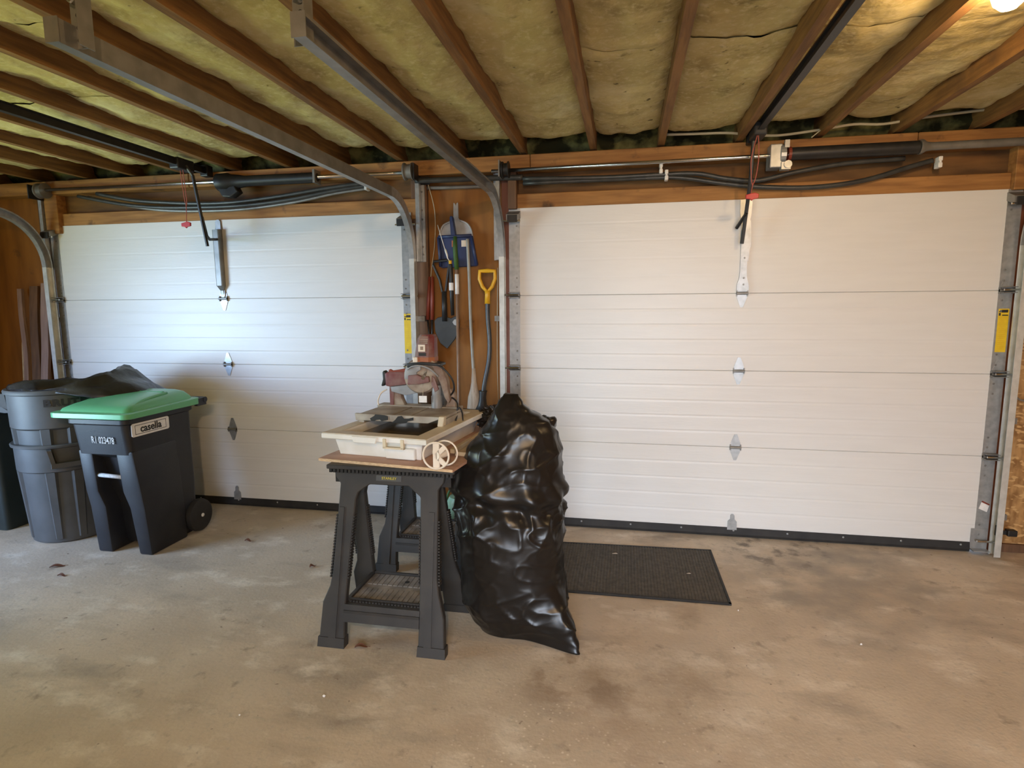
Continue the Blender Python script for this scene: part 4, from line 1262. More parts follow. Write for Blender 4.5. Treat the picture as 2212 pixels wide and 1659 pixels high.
# sliding table: three plates with gaps, front fence with torn black tape
ZT2 = 0.957
b = BM()
TB = plane2((-0.592, -1.105), math.radians(-4.5))
def tring(u0, u1, v0, v1, z, sk=0.0):
    return [TB(u0, v0, z), TB(u1, v0, z), TB(u1 - sk, v1, z), TB(u0 + sk, v1, z)]
tb = None
for u0, u1 in ((0.012, 0.192), (0.205, 0.292), (0.303, 0.478)):
    b = BM(); hexa(b, tring(u0, u1, 0.012, 0.265, ZT2 - 0.012) + tring(u0, u1, 0.012, 0.265, ZT2)); bevel(b, 0.002, 1)
    obj('table_plate', b, 'table', saw)
b = BM(); hexa(b, tring(0.0, 0.40, -0.006, 0.012, ZT2 - 0.032) + tring(-0.004, 0.49, -0.006, 0.012, ZT2 + 0.003)); bevel(b, 0.002, 1)
fence = obj('front_fence', b, 'table', saw)
for pts in ([(0.09, -0.030), (0.085, -0.018), (0.11, -0.004), (0.115, 0.0035), (0.165, 0.0015), (0.185, -0.004), (0.185, -0.022), (0.15, -0.030), (0.14, -0.022), (0.12, -0.024), (0.11, -0.032)],
            [(0.205, -0.036), (0.225, -0.020), (0.24, -0.002), (0.262, 0.002), (0.275, -0.012), (0.30, -0.010), (0.325, -0.004), (0.325, -0.018), (0.295, -0.024), (0.285, -0.034), (0.25, -0.038), (0.235, -0.034)]):
    b = BM(); prism(b, [TB(u, -0.0085, ZT2 + z) for u, z in pts], Vector((0, -0.0012, 0)) * 2)
    obj('torn_tape', b, 'ink', fence, label='torn black tape on the fence')
b = BM()
for u in (0.015, 0.455):
    hexa(b, tring(u, u + 0.03, 0.0, 0.28, ZR + 0.001) + tring(u, u + 0.03, 0.0, 0.28, ZT2 - 0.012))
obj('slide_rails', b, 'table', saw)
b = BM(); hexa(b, tring(0.455, 0.485, -0.02, 0.02, ZR + 0.002) + tring(0.46, 0.49, -0.01, 0.02, ZT2 + 0.006)); bevel(b, 0.003, 1)
obj('fence_stop', b, 'rim', saw)
# frame: two uprights joined by a beam, column at the right back
YH = -0.845
def pz(pts, y, dy, name, mm, par=saw, bv=0.0, lab=None):
    b = BM(); prism(b, [(x, y, z) for x, z in pts], (0, dy, 0))
    if bv:
        bevel(b, bv, 2)
    return obj(name, b, mm, par, math.radians(40), label=lab)
pz([(-0.515, 0.957), (-0.492, 0.957), (-0.488, 1.09), (-0.516, 1.09)], YH, 0.05, 'left_upright', 'sawred', bv=0.004)
pz([(-0.496, 0.957), (-0.428, 0.957), (-0.448, 1.00), (-0.462, 1.085), (-0.492, 1.085)], YH + 0.005, 0.045, 'left_foot', 'dust', bv=0.004)
arm = pz([(-0.522, 1.072), (-0.525, 1.140), (-0.505, 1.150), (-0.400, 1.165), (-0.385, 1.150), (-0.380, 1.105), (-0.375, 1.085), (-0.50, 1.068)], YH - 0.035, 0.075, 'tilt_arm', 'sawred', bv=0.006)
pz([(-0.500, 1.150), (-0.500, 1.160), (-0.49, 1.165), (-0.475, 1.157), (-0.40, 1.170), (-0.395, 1.150)], YH - 0.038, 0.012, 'arm_top_rail', 'redgrip', arm, bv=0.002)
pz([(-0.550, 1.072), (-0.540, 1.068), (-0.528, 1.085), (-0.520, 1.145), (-0.532, 1.156), (-0.541, 1.146), (-0.539, 1.108)], YH - 0.03, 0.04, 'clamp_knob', 'black', arm, bv=0.004)
pz([(-0.498, 1.066), (-0.495, 1.040), (-0.415, 1.020), (-0.275, 1.050), (-0.270, 1.11), (-0.30, 1.11), (-0.36, 1.085)], YH - 0.02, 0.04, 'splash_guard', 'greyplastic', bv=0.003)
pz([(-0.335, 1.095), (-0.335, 1.055), (-0.285, 1.045), (-0.262, 1.060), (-0.262, 1.115), (-0.300, 1.12)], YH - 0.03, 0.03, 'lower_guard', 'tray', bv=0.004)
b = BM(); lathe(b, [(0.02, -0.045), (0.088, -0.045), (0.098, -0.03), (0.098, 0.03), (0.088, 0.045), (0.02, 0.045)], (-0.318, YH, 1.130), 36, 'y', True)
gd = obj('blade_guard', b, 'dust', saw, math.radians(40))
pz([(-0.405, 1.115), (-0.40, 1.165), (-0.365, 1.205), (-0.315, 1.215), (-0.31, 1.165), (-0.335, 1.15), (-0.33, 1.11)], YH - 0.055, 0.03, 'guard_cover', 'greyplastic', gd, bv=0.004)
pz([(-0.385, 1.085), (-0.38, 1.135), (-0.33, 1.14), (-0.305, 1.13), (-0.265, 1.13), (-0.262, 1.10), (-0.32, 1.088)], YH - 0.065, 0.03, 'pivot_plate', 'sawred', gd, bv=0.004)
pz([(-0.300, 1.115), (-0.295, 1.165), (-0.27, 1.175), (-0.235, 1.16), (-0.205, 1.09), (-0.185, 1.02), (-0.165, 0.985), (-0.155, 1.005), (-0.165, 1.055), (-0.17, 1.11), (-0.20, 1.18), (-0.25, 1.215), (-0.285, 1.20)], YH - 0.045, 0.05, 'swing_casting', 'dust', bv=0.005)
pz([(-0.215, 1.06), (-0.235, 1.12), (-0.25, 1.135), (-0.255, 1.09), (-0.235, 1.045)], YH - 0.052, 0.02, 'casting_cover', 'sawred', bv=0.003)
b = BM(); lathe(b, [(0.010, YH - 0.075), (0.011, YH - 0.07), (0.011, YH - 0.05)], (-0.292, 0, 1.125), 14, 'y', True); obj('pivot_bolt', b, 'rod', gd)
# column and rear support
pz([(-0.275, 0.955), (-0.215, 0.955), (-0.215, 1.10), (-0.255, 1.12), (-0.275, 1.10)], YH + 0.03, 0.07, 'column', 'labelgrey', bv=0.004)
b = BM(); lathe(b, [(0.030, 0.955), (0.030, 1.02), (0.026, 1.025), (0.026, 1.08)], (-0.235, YH - 0.02, 0), 24, 'z', True); obj('column_sleeve', b, 'greyplastic', saw, math.radians(40))
pz([(-0.195, 0.955), (-0.135, 0.955), (-0.14, 1.03), (-0.165, 1.06), (-0.19, 1.045), (-0.175, 1.0)], YH - 0.01, 0.05, 'rear_foot', 'dust', bv=0.005)
b = BM()
hexa(b, tring(-0.02, 0.46, 0.262, 0.34, 0.925) + tring(-0.02, 0.46, 0.262, 0.34, 0.962)); bevel(b, 0.003, 1)
obj('bridge_beam', b, 'table', saw)
# motor
b = BM()
rings = []
MC = Vector((-0.290, YH, 0))
for z_, wd, dp, ox in ((1.195, 0.048, 0.05, -0.006), (1.215, 0.054, 0.055, -0.006), (1.25, 0.054, 0.055, -0.004), (1.30, 0.049, 0.05, 0.0), (1.335, 0.046, 0.047, 0.004), (1.352, 0.036, 0.036, 0.006)):
    rings.append([(MC.x + ox + px_ * wd, MC.y + py_ * dp, z_) for px_, py_ in ((-1, -0.55), (-0.55, -1), (0.55, -1), (1, -0.55), (1, 0.55), (0.55, 1), (-0.55, 1), (-1, 0.55))])
loft(b, rings)
mo = obj('motor', b, 'sawred', saw)
b = BM()
for k in range(4):
    z_ = 1.306 + k * 0.010
    bx(b, MC.x - 0.028, MC.x + 0.022, MC.y - 0.056 + 0.0012 * k * 3, MC.y - 0.03, z_, z_ + 0.005)
obj('cooling_fins', b, 'dust', mo, kind='stuff')
b = BM(); bx(b, MC.x - 0.030, MC.x + 0.008, MC.y - 0.0585, MC.y - 0.05, 1.263, 1.300); ml = obj('motor_label', b, 'cream', mo)
b = BM(); bx(b, MC.x - 0.018, MC.x - 0.002, MC.y - 0.0595, MC.y - 0.0585, 1.272, 1.290); obj('label_print', b, 'dust', ml)
b = BM(); bx(b, MC.x - 0.028, MC.x + 0.012, MC.y - 0.0580, MC.y - 0.05, 1.240, 1.256); obj('vent_slot', b, 'ink', mo)
b = BM(); loft(b, [[(MC.x - 0.006 + px_ * 0.0565, MC.y + py_ * 0.0575, z_) for px_, py_ in ((-1, -0.55), (-0.55, -1), (0.55, -1), (1, -0.55), (1, 0.55), (0.55, 1), (-0.55, 1), (-1, 0.55))] for z_ in (1.208, 1.232)])
obj('orange_band', b, 'orange', mo, label='orange motor band')
b = BM(); bx(b, MC.x - 0.060, MC.x - 0.034, MC.y - 0.066, MC.y - 0.03, 1.205, 1.234); bevel(b, 0.005); obj('white_cap', b, 'cream', mo)
pz([(-0.385, 1.175), (-0.388, 1.200), (-0.30, 1.208), (-0.20, 1.200), (-0.198, 1.186), (-0.30, 1.192)], YH - 0.06, 0.10, 'motor_plate', 'black', bv=0.004)
# cords and water hose
def cord(name, pts, r, mm, par=saw):
    b = BM(); tube(b, smooth_path(pts, 6), r, 8); return obj(name, b, mm, par, True)
cord('motor_cord', [(-0.25, YH - 0.05, 1.20), (-0.19, YH - 0.06, 1.18), (-0.14, YH - 0.05, 1.12), (-0.135, YH - 0.03, 1.06), (-0.165, YH - 0.01, 1.02)], 0.005, 'black')
cord('guard_cord', [(-0.385, YH - 0.055, 1.165), (-0.35, YH - 0.07, 1.185), (-0.30, YH - 0.07, 1.188), (-0.25, YH - 0.07, 1.17), (-0.21, YH - 0.06, 1.13)], 0.004, 'greyplastic')
cord('water_hose', [(-0.525, YH - 0.01, 1.05), (-0.555, YH - 0.02, 1.03), (-0.575, YH - 0.02, 0.99), (-0.572, YH - 0.02, 0.962)], 0.004, 'cream')
cord('power_cord', [(-0.17, YH, 1.02), (-0.12, YH - 0.03, 0.99), (-0.10, YH - 0.10, 0.94), (-0.09, YH - 0.16, 0.918)], 0.0045, 'black')
cord('loose_cord', [(-0.12, YH - 0.10, 0.917), (-0.105, YH - 0.09, 0.955), (-0.09, YH - 0.09, 0.972), (-0.07, YH - 0.11, 0.95), (-0.055, YH - 0.15, 0.918)], 0.004, 'black')
b = BM(); bx(b, -0.322, -0.278, YH - 0.062, YH - 0.060, 0.990, 1.026); tg = obj('paper_tag', b, 'paper', saw, label='small white hanging tag')
b = BM(); tube(b, [(-0.300, YH - 0.061, 1.026), (-0.300, YH - 0.05, 1.06)], 0.0012, 5); obj('tag_string', b, 'cable', tg)

# white flanged wheel standing on the plywood edge in front of the saw
RC = Q(0.612, -0.012, ZP + 0.060)
t = thing('plastic_spool', 'white plastic spool with a ring rim at the front corner of the plywood', 'spool', RC)
def rim_ring(c, r, th_, name, par):
    b = BM(); pts = []
    for k in range(32):
        a = 2 * PI * k / 32
        pts.append(c + Vector((math.cos(TH + 0.12) * r * math.cos(a), math.sin(TH + 0.12) * r * math.cos(a), r * math.sin(a))))
    tube(b, pts, th_, 8, closed=True); return obj(name, b, 'cream', par, True)
axis = Vector((0.42, 0.9, 0)).normalized()
rim_ring(RC, 0.058, 0.0045, 'front_ring', t)
rim_ring(RC + axis * 0.06, 0.055, 0.004, 'rear_ring', t)
d = Vector((math.cos(TH + 0.12), math.sin(TH + 0.12), 0))
b = BM(); prism(b, [RC - d * 0.014 + Vector((0, 0, -0.056)), RC + d * 0.014 + Vector((0, 0, -0.056)), RC + d * 0.013 + Vector((0, 0, 0.056)), RC - d * 0.013 + Vector((0, 0, 0.056))], axis * 0.006); obj('front_spoke', b, 'cream', t)
for sg in (1, -1):
    b = BM(); p0 = RC + d * 0.0; p1 = RC + d * 0.040 + Vector((0, 0, 0.040 * sg)); q = Vector((0, 0, 0.008)) - d * 0.006 * sg
    prism(b, [p0 - q, p1 - q, p1 + q, p0 + q], axis * 0.005); obj('side_spoke', b, 'cream', t)
b = BM(); tube(b, [RC + axis * 0.002, RC + axis * 0.06], 0.018, 14); obj('hub', b, 'cream', t)

# ------------------------------------------------------------------ black rubbish bag (front) and a tied one behind it
def sack(name, label, levels, cy, ry, zmin, seed, mm, tail=None, crease=None):
    b = BM()
    N, Mz = 200, 190
    zs = [l[0] for l in levels]
    def ext(z):
        for (za, la, ra), (zb, lb, rb) in zip(levels, levels[1:]):
            if zb >= z >= za:
                f = (z - za) / (zb - za) if zb > za else 0
                f = f * f * (3 - 2 * f)
                return la + (lb - la) * f, ra + (rb - ra) * f
        return levels[-1][1:]
    V = []
    ztop = zs[-1]
    for j in range(Mz + 1):
        z = zmin + (ztop - zmin) * j / Mz
        l, r = ext(z)
        cx = (l + r) / 2; hx = (r - l) / 2
        q = (z - zmin) / (ztop - zmin)
        hy = ry * (min(1.0, 0.80 + 2.2 * q) if q < 0.1 else 1.0) * min(1.0, 1.25 * (1 - q) ** 0.55 + 0.06)
        row = []
        for i in range(N):
            a = 2 * PI * i / N
            ca, sa = math.cos(a), math.sin(a)
            e = 0.82
            x = cx + hx * math.copysign(abs(ca) ** e, ca)
            y = cy + hy * math.copysign(abs(sa) ** e, sa)
            p = Vector((x, y, z))
            # folds: long vertical pleats, crumple cells, radiating tucks at the crease
            lo_ = noise.noise((a * 1.1 + seed, z * 2.6, seed))
            f1 = (1 - abs(noise.noise((x * 3 + z * 2, y * 3, z * 7 - x * 4 + seed)))) ** 9
            f2 = (1 - abs(noise.noise((x * 5 - z * 5, y * 6 + seed, z * 8 + x * 5)))) ** 10
            f3 = (1 - abs(noise.noise((x * 16 + 3, y * 16, z * 14 + seed)))) ** 6
            f4 = noise.noise((x * 6, y * 6, z * 6 + 4 * seed))
            amp = 0.34 + 0.75 * math.exp(-((z - 0.525) / 0.085) ** 2) + 0.55 * math.exp(-((z - 0.08) / 0.10) ** 2) + 0.35 * math.exp(-((z - 0.80) / 0.07) ** 2)
            disp = 0.016 * lo_ + (0.013 * f1 + 0.011 * f2 + 0.005 * f3 + 0.003 * f4 - 0.004) * amp
            if crease:
                zc_, dp = crease
                k = (z - zc_ - 0.015 * math.sin(a * 2)) / 0.035
                disp += -dp * math.exp(-k * k) + 0.7 * dp * math.exp(-((k - 1.6) / 1.1) ** 2)
                kk = abs(z - zc_) / 0.16
                if kk < 1:
                    disp += 0.010 * (1 - kk) * math.sin(a * 11 + (z - zc_) * 26)
            sc_ = min(1.0, q * 8 + 0.25)
            nrm = Vector((ca, sa, 0))
            p += nrm * disp * sc_
            if tail:
                ta, tl_, tz = tail
                g = max(0.0, math.cos(a - ta)) ** 14
                h = max(0.0, 1 - (z - zmin) / tz) ** 1.7
                p += Vector((math.cos(ta), math.sin(ta), 0)) * tl_ * g * h
                p.z -= 0.0
            row.append(b.verts.new(p))
        V.append(row)
    for j in range(Mz):
        for i in range(N):
            b.faces.new((V[j][i], V[j][(i + 1) % N], V[j + 1][(i + 1) % N], V[j + 1][i]))
    b.faces.new(V[0][::-1]); b.faces.new(V[-1])
    o = obj(name, b, mm, None, True, loc=((levels[0][1] + levels[0][2]) / 2, cy, zmin))
    return o
bagL = [(0.004, 0.09, 0.43), (0.05, 0.05, 0.47), (0.12, 0.025, 0.50), (0.20, 0.015, 0.505), (0.28, 0.012, 0.495), (0.40, 0.008, 0.485), (0.48, -0.005, 0.487), (0.56, -0.022, 0.495), (0.60, -0.034, 0.50), (0.64, -0.030, 0.497),
        (0.73, -0.012, 0.487), (0.83, 0.035, 0.478), (0.92, 0.10, 0.455), (0.975, 0.135, 0.425), (1.0, 0.150, 0.385), (1.03, 0.165, 0.330), (1.06, 0.185, 0.300), (1.10, 0.215, 0.275)]
bag = sack('rubbish_bag', '', bagL, -1.24, 0.235, 0.004, 3.0, 'bag', tail=(-0.62, 0.23, 0.30), crease=(0.605, 0.022))
tag(bag, 'big glossy black rubbish bag standing beside the sawhorse', 'rubbish bag')
b = BM()
pts = []
for k in range(3):
    c0 = Vector((0.345 + 0.036 * k, -1.20, 0.962 - 0.004 * k))
    bmesh.ops.create_icosphere(b, subdivisions=3, radius=0.036, matrix=Matrix.Translation(c0))
for v in b.verts:
    n_ = noise.noise(v.co * 24)
    v.co += Vector((1.0, 0.6, 0.8)) * 0.018 * n_ + Vector((0, 0, 0.012 * noise.noise(v.co * 50)))
obj('gathered_flap', b, 'bag', bag, True)
# ------------------------------------------------------------------ tools on the plywood wall
t = thing('dustpan', 'pale grey dustpan with a forked handle hanging above the blue one', 'dustpan', (-0.37, 0.03, 1.82), 'dustpans on the wall')
b = BM()
out = [(-0.50, 1.81), (-0.495, 1.93), (-0.480, 1.99), (-0.455, 2.04), (-0.405, 2.062), (-0.388, 2.085), (-0.385, 2.185), (-0.378, 2.185), (-0.370, 2.168), (-0.362, 2.185), (-0.352, 2.185), (-0.352, 2.085), (-0.34, 2.068), (-0.29, 2.045), (-0.262, 2.0), (-0.252, 1.93), (-0.245, 1.81)]
prism(b, [(x, 0.030, z) for x, z in out], (0, 0.012, 0)); bevel(b, 0.003, 1)
p = obj('pan', b, 'pan', t)
b = BM(); tube(b, smooth_path([(x, 0.024, z) for x, z in out[1:5]] , 4), 0.006, 8); obj('pan_rim', b, 'pan', p, True)
b = BM(); tube(b, smooth_path([(x, 0.024, z) for x, z in out[12:16]] , 4), 0.006, 8); obj('pan_rim', b, 'pan', p, True)
t = thing('dustpan', 'blue dustpan with two pale stickers hanging behind the tool handles', 'dustpan', (-0.36, -0.01, 1.77), 'dustpans on the wall')
b = BM(); prism(b, [(x, 0.0, z) for x, z in ((-0.485, 1.955), (-0.475, 1.965), (-0.262, 1.968), (-0.252, 1.958), (-0.215, 1.775), (-0.222, 1.765), (-0.465, 1.757), (-0.475, 1.765))], (0, 0.02, 0)); bevel(b, 0.004, 1)
p = obj('pan', b, 'blue', t)
for a_, c_ in (((-0.482, 1.958), (-0.470, 1.765)), ((-0.255, 1.960), (-0.222, 1.772)), ((-0.482, 1.960), (-0.255, 1.963))):
    b = BM(); tube(b, [(a_[0], -0.008, a_[1]), (c_[0], -0.008, c_[1])], 0.011, 8); obj('pan_wall', b, 'blue', p, True)
b = BM(); prism(b, [(x, -0.02, z) for x, z in ((-0.400, 2.085), (-0.392, 2.095), (-0.380, 2.092), (-0.376, 2.08), (-0.358, 1.965), (-0.392, 1.962))], (0, 0.035, 0)); bevel(b, 0.005, 1)
obj('pan_handle', b, 'blue', t)
for x0, x1, mm in ((-0.392, -0.372, 'orange'), (-0.325, -0.292, 'cream')):
    b = BM(); bx(b, x0, x1, -0.003, -0.0005, 1.893, 1.935); obj('pan_sticker', b, mm, p)

t = thing('hand_spade', 'black D-handled folding spade with a pointed grey blade hanging point down', 'spade', (-0.44, -0.03, 1.22))
b = BM(); P = [(-0.452, -0.04, 1.595), (-0.470, -0.04, 1.68), (-0.512, -0.04, 1.775), (-0.508, -0.04, 1.797), (-0.41, -0.04, 1.806), (-0.398, -0.04, 1.785), (-0.415, -0.04, 1.69), (-0.430, -0.04, 1.595)]
tube(b, P, 0.009, 8); obj('grip', b, 'black', t, math.radians(60))
b = BM(); tube(b, [(-0.440, -0.04, 1.60), (-0.440, -0.04, 1.40)], [0.017, 0.020], 10); obj('handle_shaft', b, 'black', t, True)
b = BM(); prism(b, [(x, -0.045, z) for x, z in ((-0.512, 1.405), (-0.508, 1.33), (-0.475, 1.255), (-0.425, 1.215), (-0.37, 1.28), (-0.340, 1.345), (-0.336, 1.41), (-0.365, 1.435), (-0.395, 1.42), (-0.44, 1.435), (-0.49, 1.425))], (0, 0.010, 0)); bevel(b, 0.003, 1)
p = obj('spade_blade', b, 'blade', t)
b = BM(); prism(b, [(x, -0.0462, z) for x, z in ((-0.385, 1.395), (-0.372, 1.412), (-0.340, 1.418), (-0.338, 1.40), (-0.352, 1.388), (-0.36, 1.372), (-0.375, 1.378))], (0, 0.002, 0))
obj('bare_patch', b, 'pan', p, label='pale worn patch on the blade')
t = thing('loppers', 'long loppers with red grips hanging at the left edge of the plywood', 'loppers', (-0.54, -0.02, 1.15))
for k, (xa, xb_) in enumerate(((-0.548, -0.566), (-0.524, -0.530))):
    b = BM(); tube(b, [(xa, -0.015 - 0.01 * k, 1.70), ((xa + xb_) / 2, -0.02 - 0.01 * k, 1.55), (xb_, -0.025 - 0.01 * k, 1.41)], [0.009, 0.014, 0.013], 10); h = obj('lopper_grip', b, 'redgrip', t, True)
    b = BM(); tube(b, [(xb_, -0.025 - 0.01 * k, 1.41), (-0.548 + 0.01 * k, -0.03, 1.22)], 0.007, 8); obj('lopper_arm', b, 'black', h, True)
b = BM(); prism(b, [(x, -0.035, z) for x, z in ((-0.556, 1.24), (-0.530, 1.24), (-0.520, 1.17), (-0.532, 1.13), (-0.545, 1.16))], (0, 0.01, 0)); obj('lopper_blade', b, 'blade', t)
t = thing('short_handled_tool', 'short tool with a black grip and yellow tip hanging beside the spade', 'hand tool', (-0.385, -0.05, 1.42))
b = BM(); tube(b, [(-0.388, -0.055, 1.785), (-0.386, -0.055, 1.77), (-0.384, -0.055, 1.60), (-0.380, -0.055, 1.44)], [0.008, 0.012, 0.014, 0.012], 10); obj('tool_grip', b, 'black', t, True)
b = BM(); tube(b, [(-0.389, -0.055, 1.80), (-0.388, -0.055, 1.778)], 0.011, 10); obj('yellow_tip', b, 'yellow', t)
b = BM(); lathe(b, [(0.0155, 1.605), (0.0155, 1.655)], (-0.385, -0.055, 0), 12, 'z', True); obj('grip_label', b, 'paper', t)
t = thing('long_pole', 'long thin brown pole with a green grip and white label', 'pole', (-0.33, -0.10, 0.0))
b = BM(); tube(b, [(-0.352, -0.055, 1.955), (-0.352, -0.06, 1.88), (-0.343, -0.065, 1.74)], [0.012, 0.016, 0.015], 12); obj('green_grip', b, 'greenpole', t, True)
b = BM(); tube(b, [(-0.343, -0.065, 1.74), (-0.338, -0.09, 0.9), (-0.333, -0.14, 0.004)], 0.010, 12); obj('pole_shaft', b, 'brownpole', t, True)
b = BM(); tube(b, [(-0.342, -0.066, 1.71), (-0.341, -0.070, 1.58)], 0.0135, 14); obj('pole_label', b, 'paper', t, True)
t = thing('broom', 'broom with a thin grey handle and pale fibre head hanging head down', 'broom', (-0.23, -0.07, 0.62))
b = BM(); tube(b, smooth_path([(-0.268, -0.06, 1.935), (-0.256, -0.075, 1.70), (-0.245, -0.09, 1.35), (-0.228, -0.10, 1.02)], 5), 0.010, 12); obj('broom_handle', b, 'greypole', t, True)
b = BM(); loft(b, [[(-0.228 + math.cos(2 * PI * k / 16) * rx, -0.10 + math.sin(2 * PI * k / 16) * ry_, z) for k in range(16)] for rx, ry_, z in ((0.012, 0.012, 1.09), (0.018, 0.014, 1.00), (0.026, 0.018, 0.95), (0.042, 0.022, 0.90), (0.052, 0.025, 0.80), (0.058, 0.025, 0.64))])
obj('broom_head', b, 'bristle', t, True)
t = thing('snow_shovel', 'snow shovel with a yellow D-handle and bent black shaft', 'shovel', (-0.12, -0.08, 0.42))
out = [(-0.185, 1.738), (-0.075, 1.738), (-0.064, 1.725), (-0.068, 1.67), (-0.092, 1.61), (-0.112, 1.575), (-0.112, 1.515), (-0.148, 1.515), (-0.148, 1.575), (-0.172, 1.61), (-0.194, 1.67), (-0.196, 1.725)]
inn = [(-0.172, 1.712), (-0.090, 1.712), (-0.092, 1.67), (-0.112, 1.625), (-0.130, 1.597), (-0.151, 1.625), (-0.171, 1.67)]
b = BM()
tube(b, [(x, -0.09, z) for x, z in ((-0.130, 1.590), (-0.163, 1.625), (-0.183, 1.675), (-0.180, 1.725), (-0.130, 1.727), (-0.080, 1.725), (-0.078, 1.675), (-0.098, 1.625))], [0.014, 0.012, 0.012, 0.013, 0.014, 0.013, 0.012, 0.012], 12, closed=True)
g = obj('d_handle', b, 'yellow', t, True)
b = BM(); tube(b, [(-0.130, -0.09, 1.60), (-0.130, -0.09, 1.575), (-0.131, -0.09, 1.515)], [0.019, 0.017, 0.019], 14); obj('handle_socket', b, 'yellow', g, True)
b = BM(); tube(b, smooth_path([(-0.131, -0.09, 1.53), (-0.130, -0.092, 1.42), (-0.118, -0.10, 1.28), (-0.122, -0.11, 1.15), (-0.150, -0.12, 1.0), (-0.165, -0.12, 0.90)], 6), 0.0145, 14); obj('bent_shaft', b, 'shaft', t, True)
b = BM(); loft(b, [[(cx_ + math.cos(2 * PI * k / 16) * rx, -0.12 + math.sin(2 * PI * k / 16) * 0.024, z) for k in range(16)] for cx_, rx, z in ((-0.162, 0.030, 0.945), (-0.162, 0.026, 0.935), (-0.165, 0.022, 0.90), (-0.168, 0.030, 0.85), (-0.168, 0.06, 0.80))])
obj('scoop_socket', b, 'black', t, True)
b = BM()
R0 = []
for k in range(13):
    u = -1 + 2 * k / 12
    R0.append([(-0.165 + 0.20 * u, -0.10 - 0.07 * (1 - u * u) + dy, z) for z, dy in ((0.82, 0.03), (0.70, 0.0), (0.55, 0.0), (0.42, 0.03))] + [(-0.165 + 0.20 * u, -0.096 - 0.07 * (1 - u * u) + dy, z) for z, dy in ((0.42, 0.03), (0.55, 0.0), (0.70, 0.0), (0.82, 0.03))])
loft(b, R0)
obj('scoop', b, 'black', t, True)
# crumpled dark film in front of the scoop, with glints
b = BM()
bmesh.ops.create_icosphere(b, subdivisions=5, radius=1.0)
for v in b.verts:
    p = v.co.copy()
    n_ = 1 - abs(noise.noise(p * 2.6)) + 0.5 * noise.noise(p * 6)
    v.co = Vector((0.02 + p.x * 0.075, -0.66 + p.y * 0.13, 0.868 + p.z * 0.062)) + p * 0.03 * (n_ - 0.7) + Vector((0.02, 0, 0.05)) * max(0, noise.noise(p * 1.7 + Vector((3, 1, 2)))) * 1.2
    v.co.z = max(v.co.z, ZP + 0.001)
tag(obj('crumpled_film', b, 'bag', None, True, loc=(0.02, -0.66, ZP)), 'crumpled dark plastic film bunched between the tile saw and the black bag', 'plastic film')
t = thing('dart_string', 'thin white string with a weighted end hanging before the blue dustpan', 'string', (-0.40, -0.06, 1.79))
b = BM(); tube(b, [(-0.478, -0.03, 2.035), (-0.420, -0.07, 1.875)], 0.0028, 6); obj('string', b, 'white', t, True)
b = BM(); tube(b, [(-0.420, -0.07, 1.88), (-0.415, -0.07, 1.865), (-0.405, -0.07, 1.835), (-0.402, -0.07, 1.815), (-0.392, -0.07, 1.80)], [0.003, 0.007, 0.007, 0.004, 0.003], 8); obj('weight', b, 'white', t, True)
# pale green jug behind the sawhorses
t = thing('green_jug', 'pale green plastic jug with a hoop handle behind the sawhorses', 'jug', (-0.33, -0.28, 0))
b = BM(); lathe(b, [(0.09, 0.002), (0.10, 0.01), (0.095, 0.24), (0.08, 0.27), (0.05, 0.275)], (-0.275, -0.28, 0), 24, 'z', True); obj('can_body', b, 'palegreen', t, math.radians(40))
b = BM(); tube(b, smooth_path([(-0.375, -0.28, 0.02), (-0.385, -0.28, 0.20), (-0.35, -0.28, 0.31), (-0.28, -0.28, 0.345), (-0.21, -0.28, 0.30), (-0.185, -0.28, 0.22)], 5), 0.008, 10); obj('hoop_handle', b, 'greenpole', t, True)

# ------------------------------------------------------------------ rubber mat, corner fittings, litter
t = thing('floor_mat', 'dark ribbed rubber mat lying on the floor by the right door', 'floor mat', (0.80, -0.60, 0))
b = BM(); prism(b, [(0.30, -0.945, 0.0), (1.307, -0.935, 0.0), (1.297, -0.262, 0.0), (0.30, -0.30, 0.0)], (0, 0, 0.006)); o = obj('mat_base', b, 'mat', t)
b = BM()
for (p, q, wd) in (((0.30, -0.945), (1.307, -0.935), 0.016), ((1.307, -0.935), (1.297, -0.262), 0.012), ((1.297, -0.262), (0.30, -0.30), 0.012)):
    A = Vector((*p, 0)); B = Vector((*q, 0)); d = (B - A).normalized(); n_ = Vector((-d.y, d.x, 0)) * wd
    hexa(b, [A, B, B + n_, A + n_] + [v + Vector((0, 0, 0.010)) for v in (A, B, B + n_, A + n_)])
obj('mat_border', b, 'rubber', t)
b = BM()
for k in range(58):
    f = (k + 0.5) / 58
    xx = 0.31 + 0.975 * f
    bx(b, xx - 0.004, xx + 0.004, -0.925, -0.305 + 0.03 * f, 0.006, 0.0085)
obj('mat_ribs', b, 'mat', t, kind='stuff')
for x, y, s_, lb in ((1.13, -0.62, 0.012, 'tiny pale leaf scrap near the right end of the rubber mat'), (0.72, -0.42, 0.016, 'pale leaf scrap near the far edge of the mat by the black bag')):
    b = BM(); prism(b, [(x - s_, y - s_ * 0.4, 0.009), (x + s_, y - s_ * 0.2, 0.009), (x + s_ * 0.3, y + s_ * 0.5, 0.009)], (0, 0, 0.003))
    tag(obj('leaf_scrap', b, 'bristle', loc=(x, y, 0.009)), lb, 'leaf scrap', 'leaf scraps on the mat')
t = thing('safety_sensor', 'small black door safety sensor on a bracket low on the right track', 'sensor', (2.99, -0.05, 0.13))
b = BM(); bx(b, 2.985, 3.035, -0.075, -0.035, 0.135, 0.172); bevel(b, 0.005); obj('sensor_body', b, 'black', t)
b = BM(); bx(b, 2.940, 2.99, -0.058, -0.05, 0.140, 0.165); bx(b, 2.935, 2.945, -0.07, -0.04, 0.13, 0.19); obj('sensor_bracket', b, 'black', t)
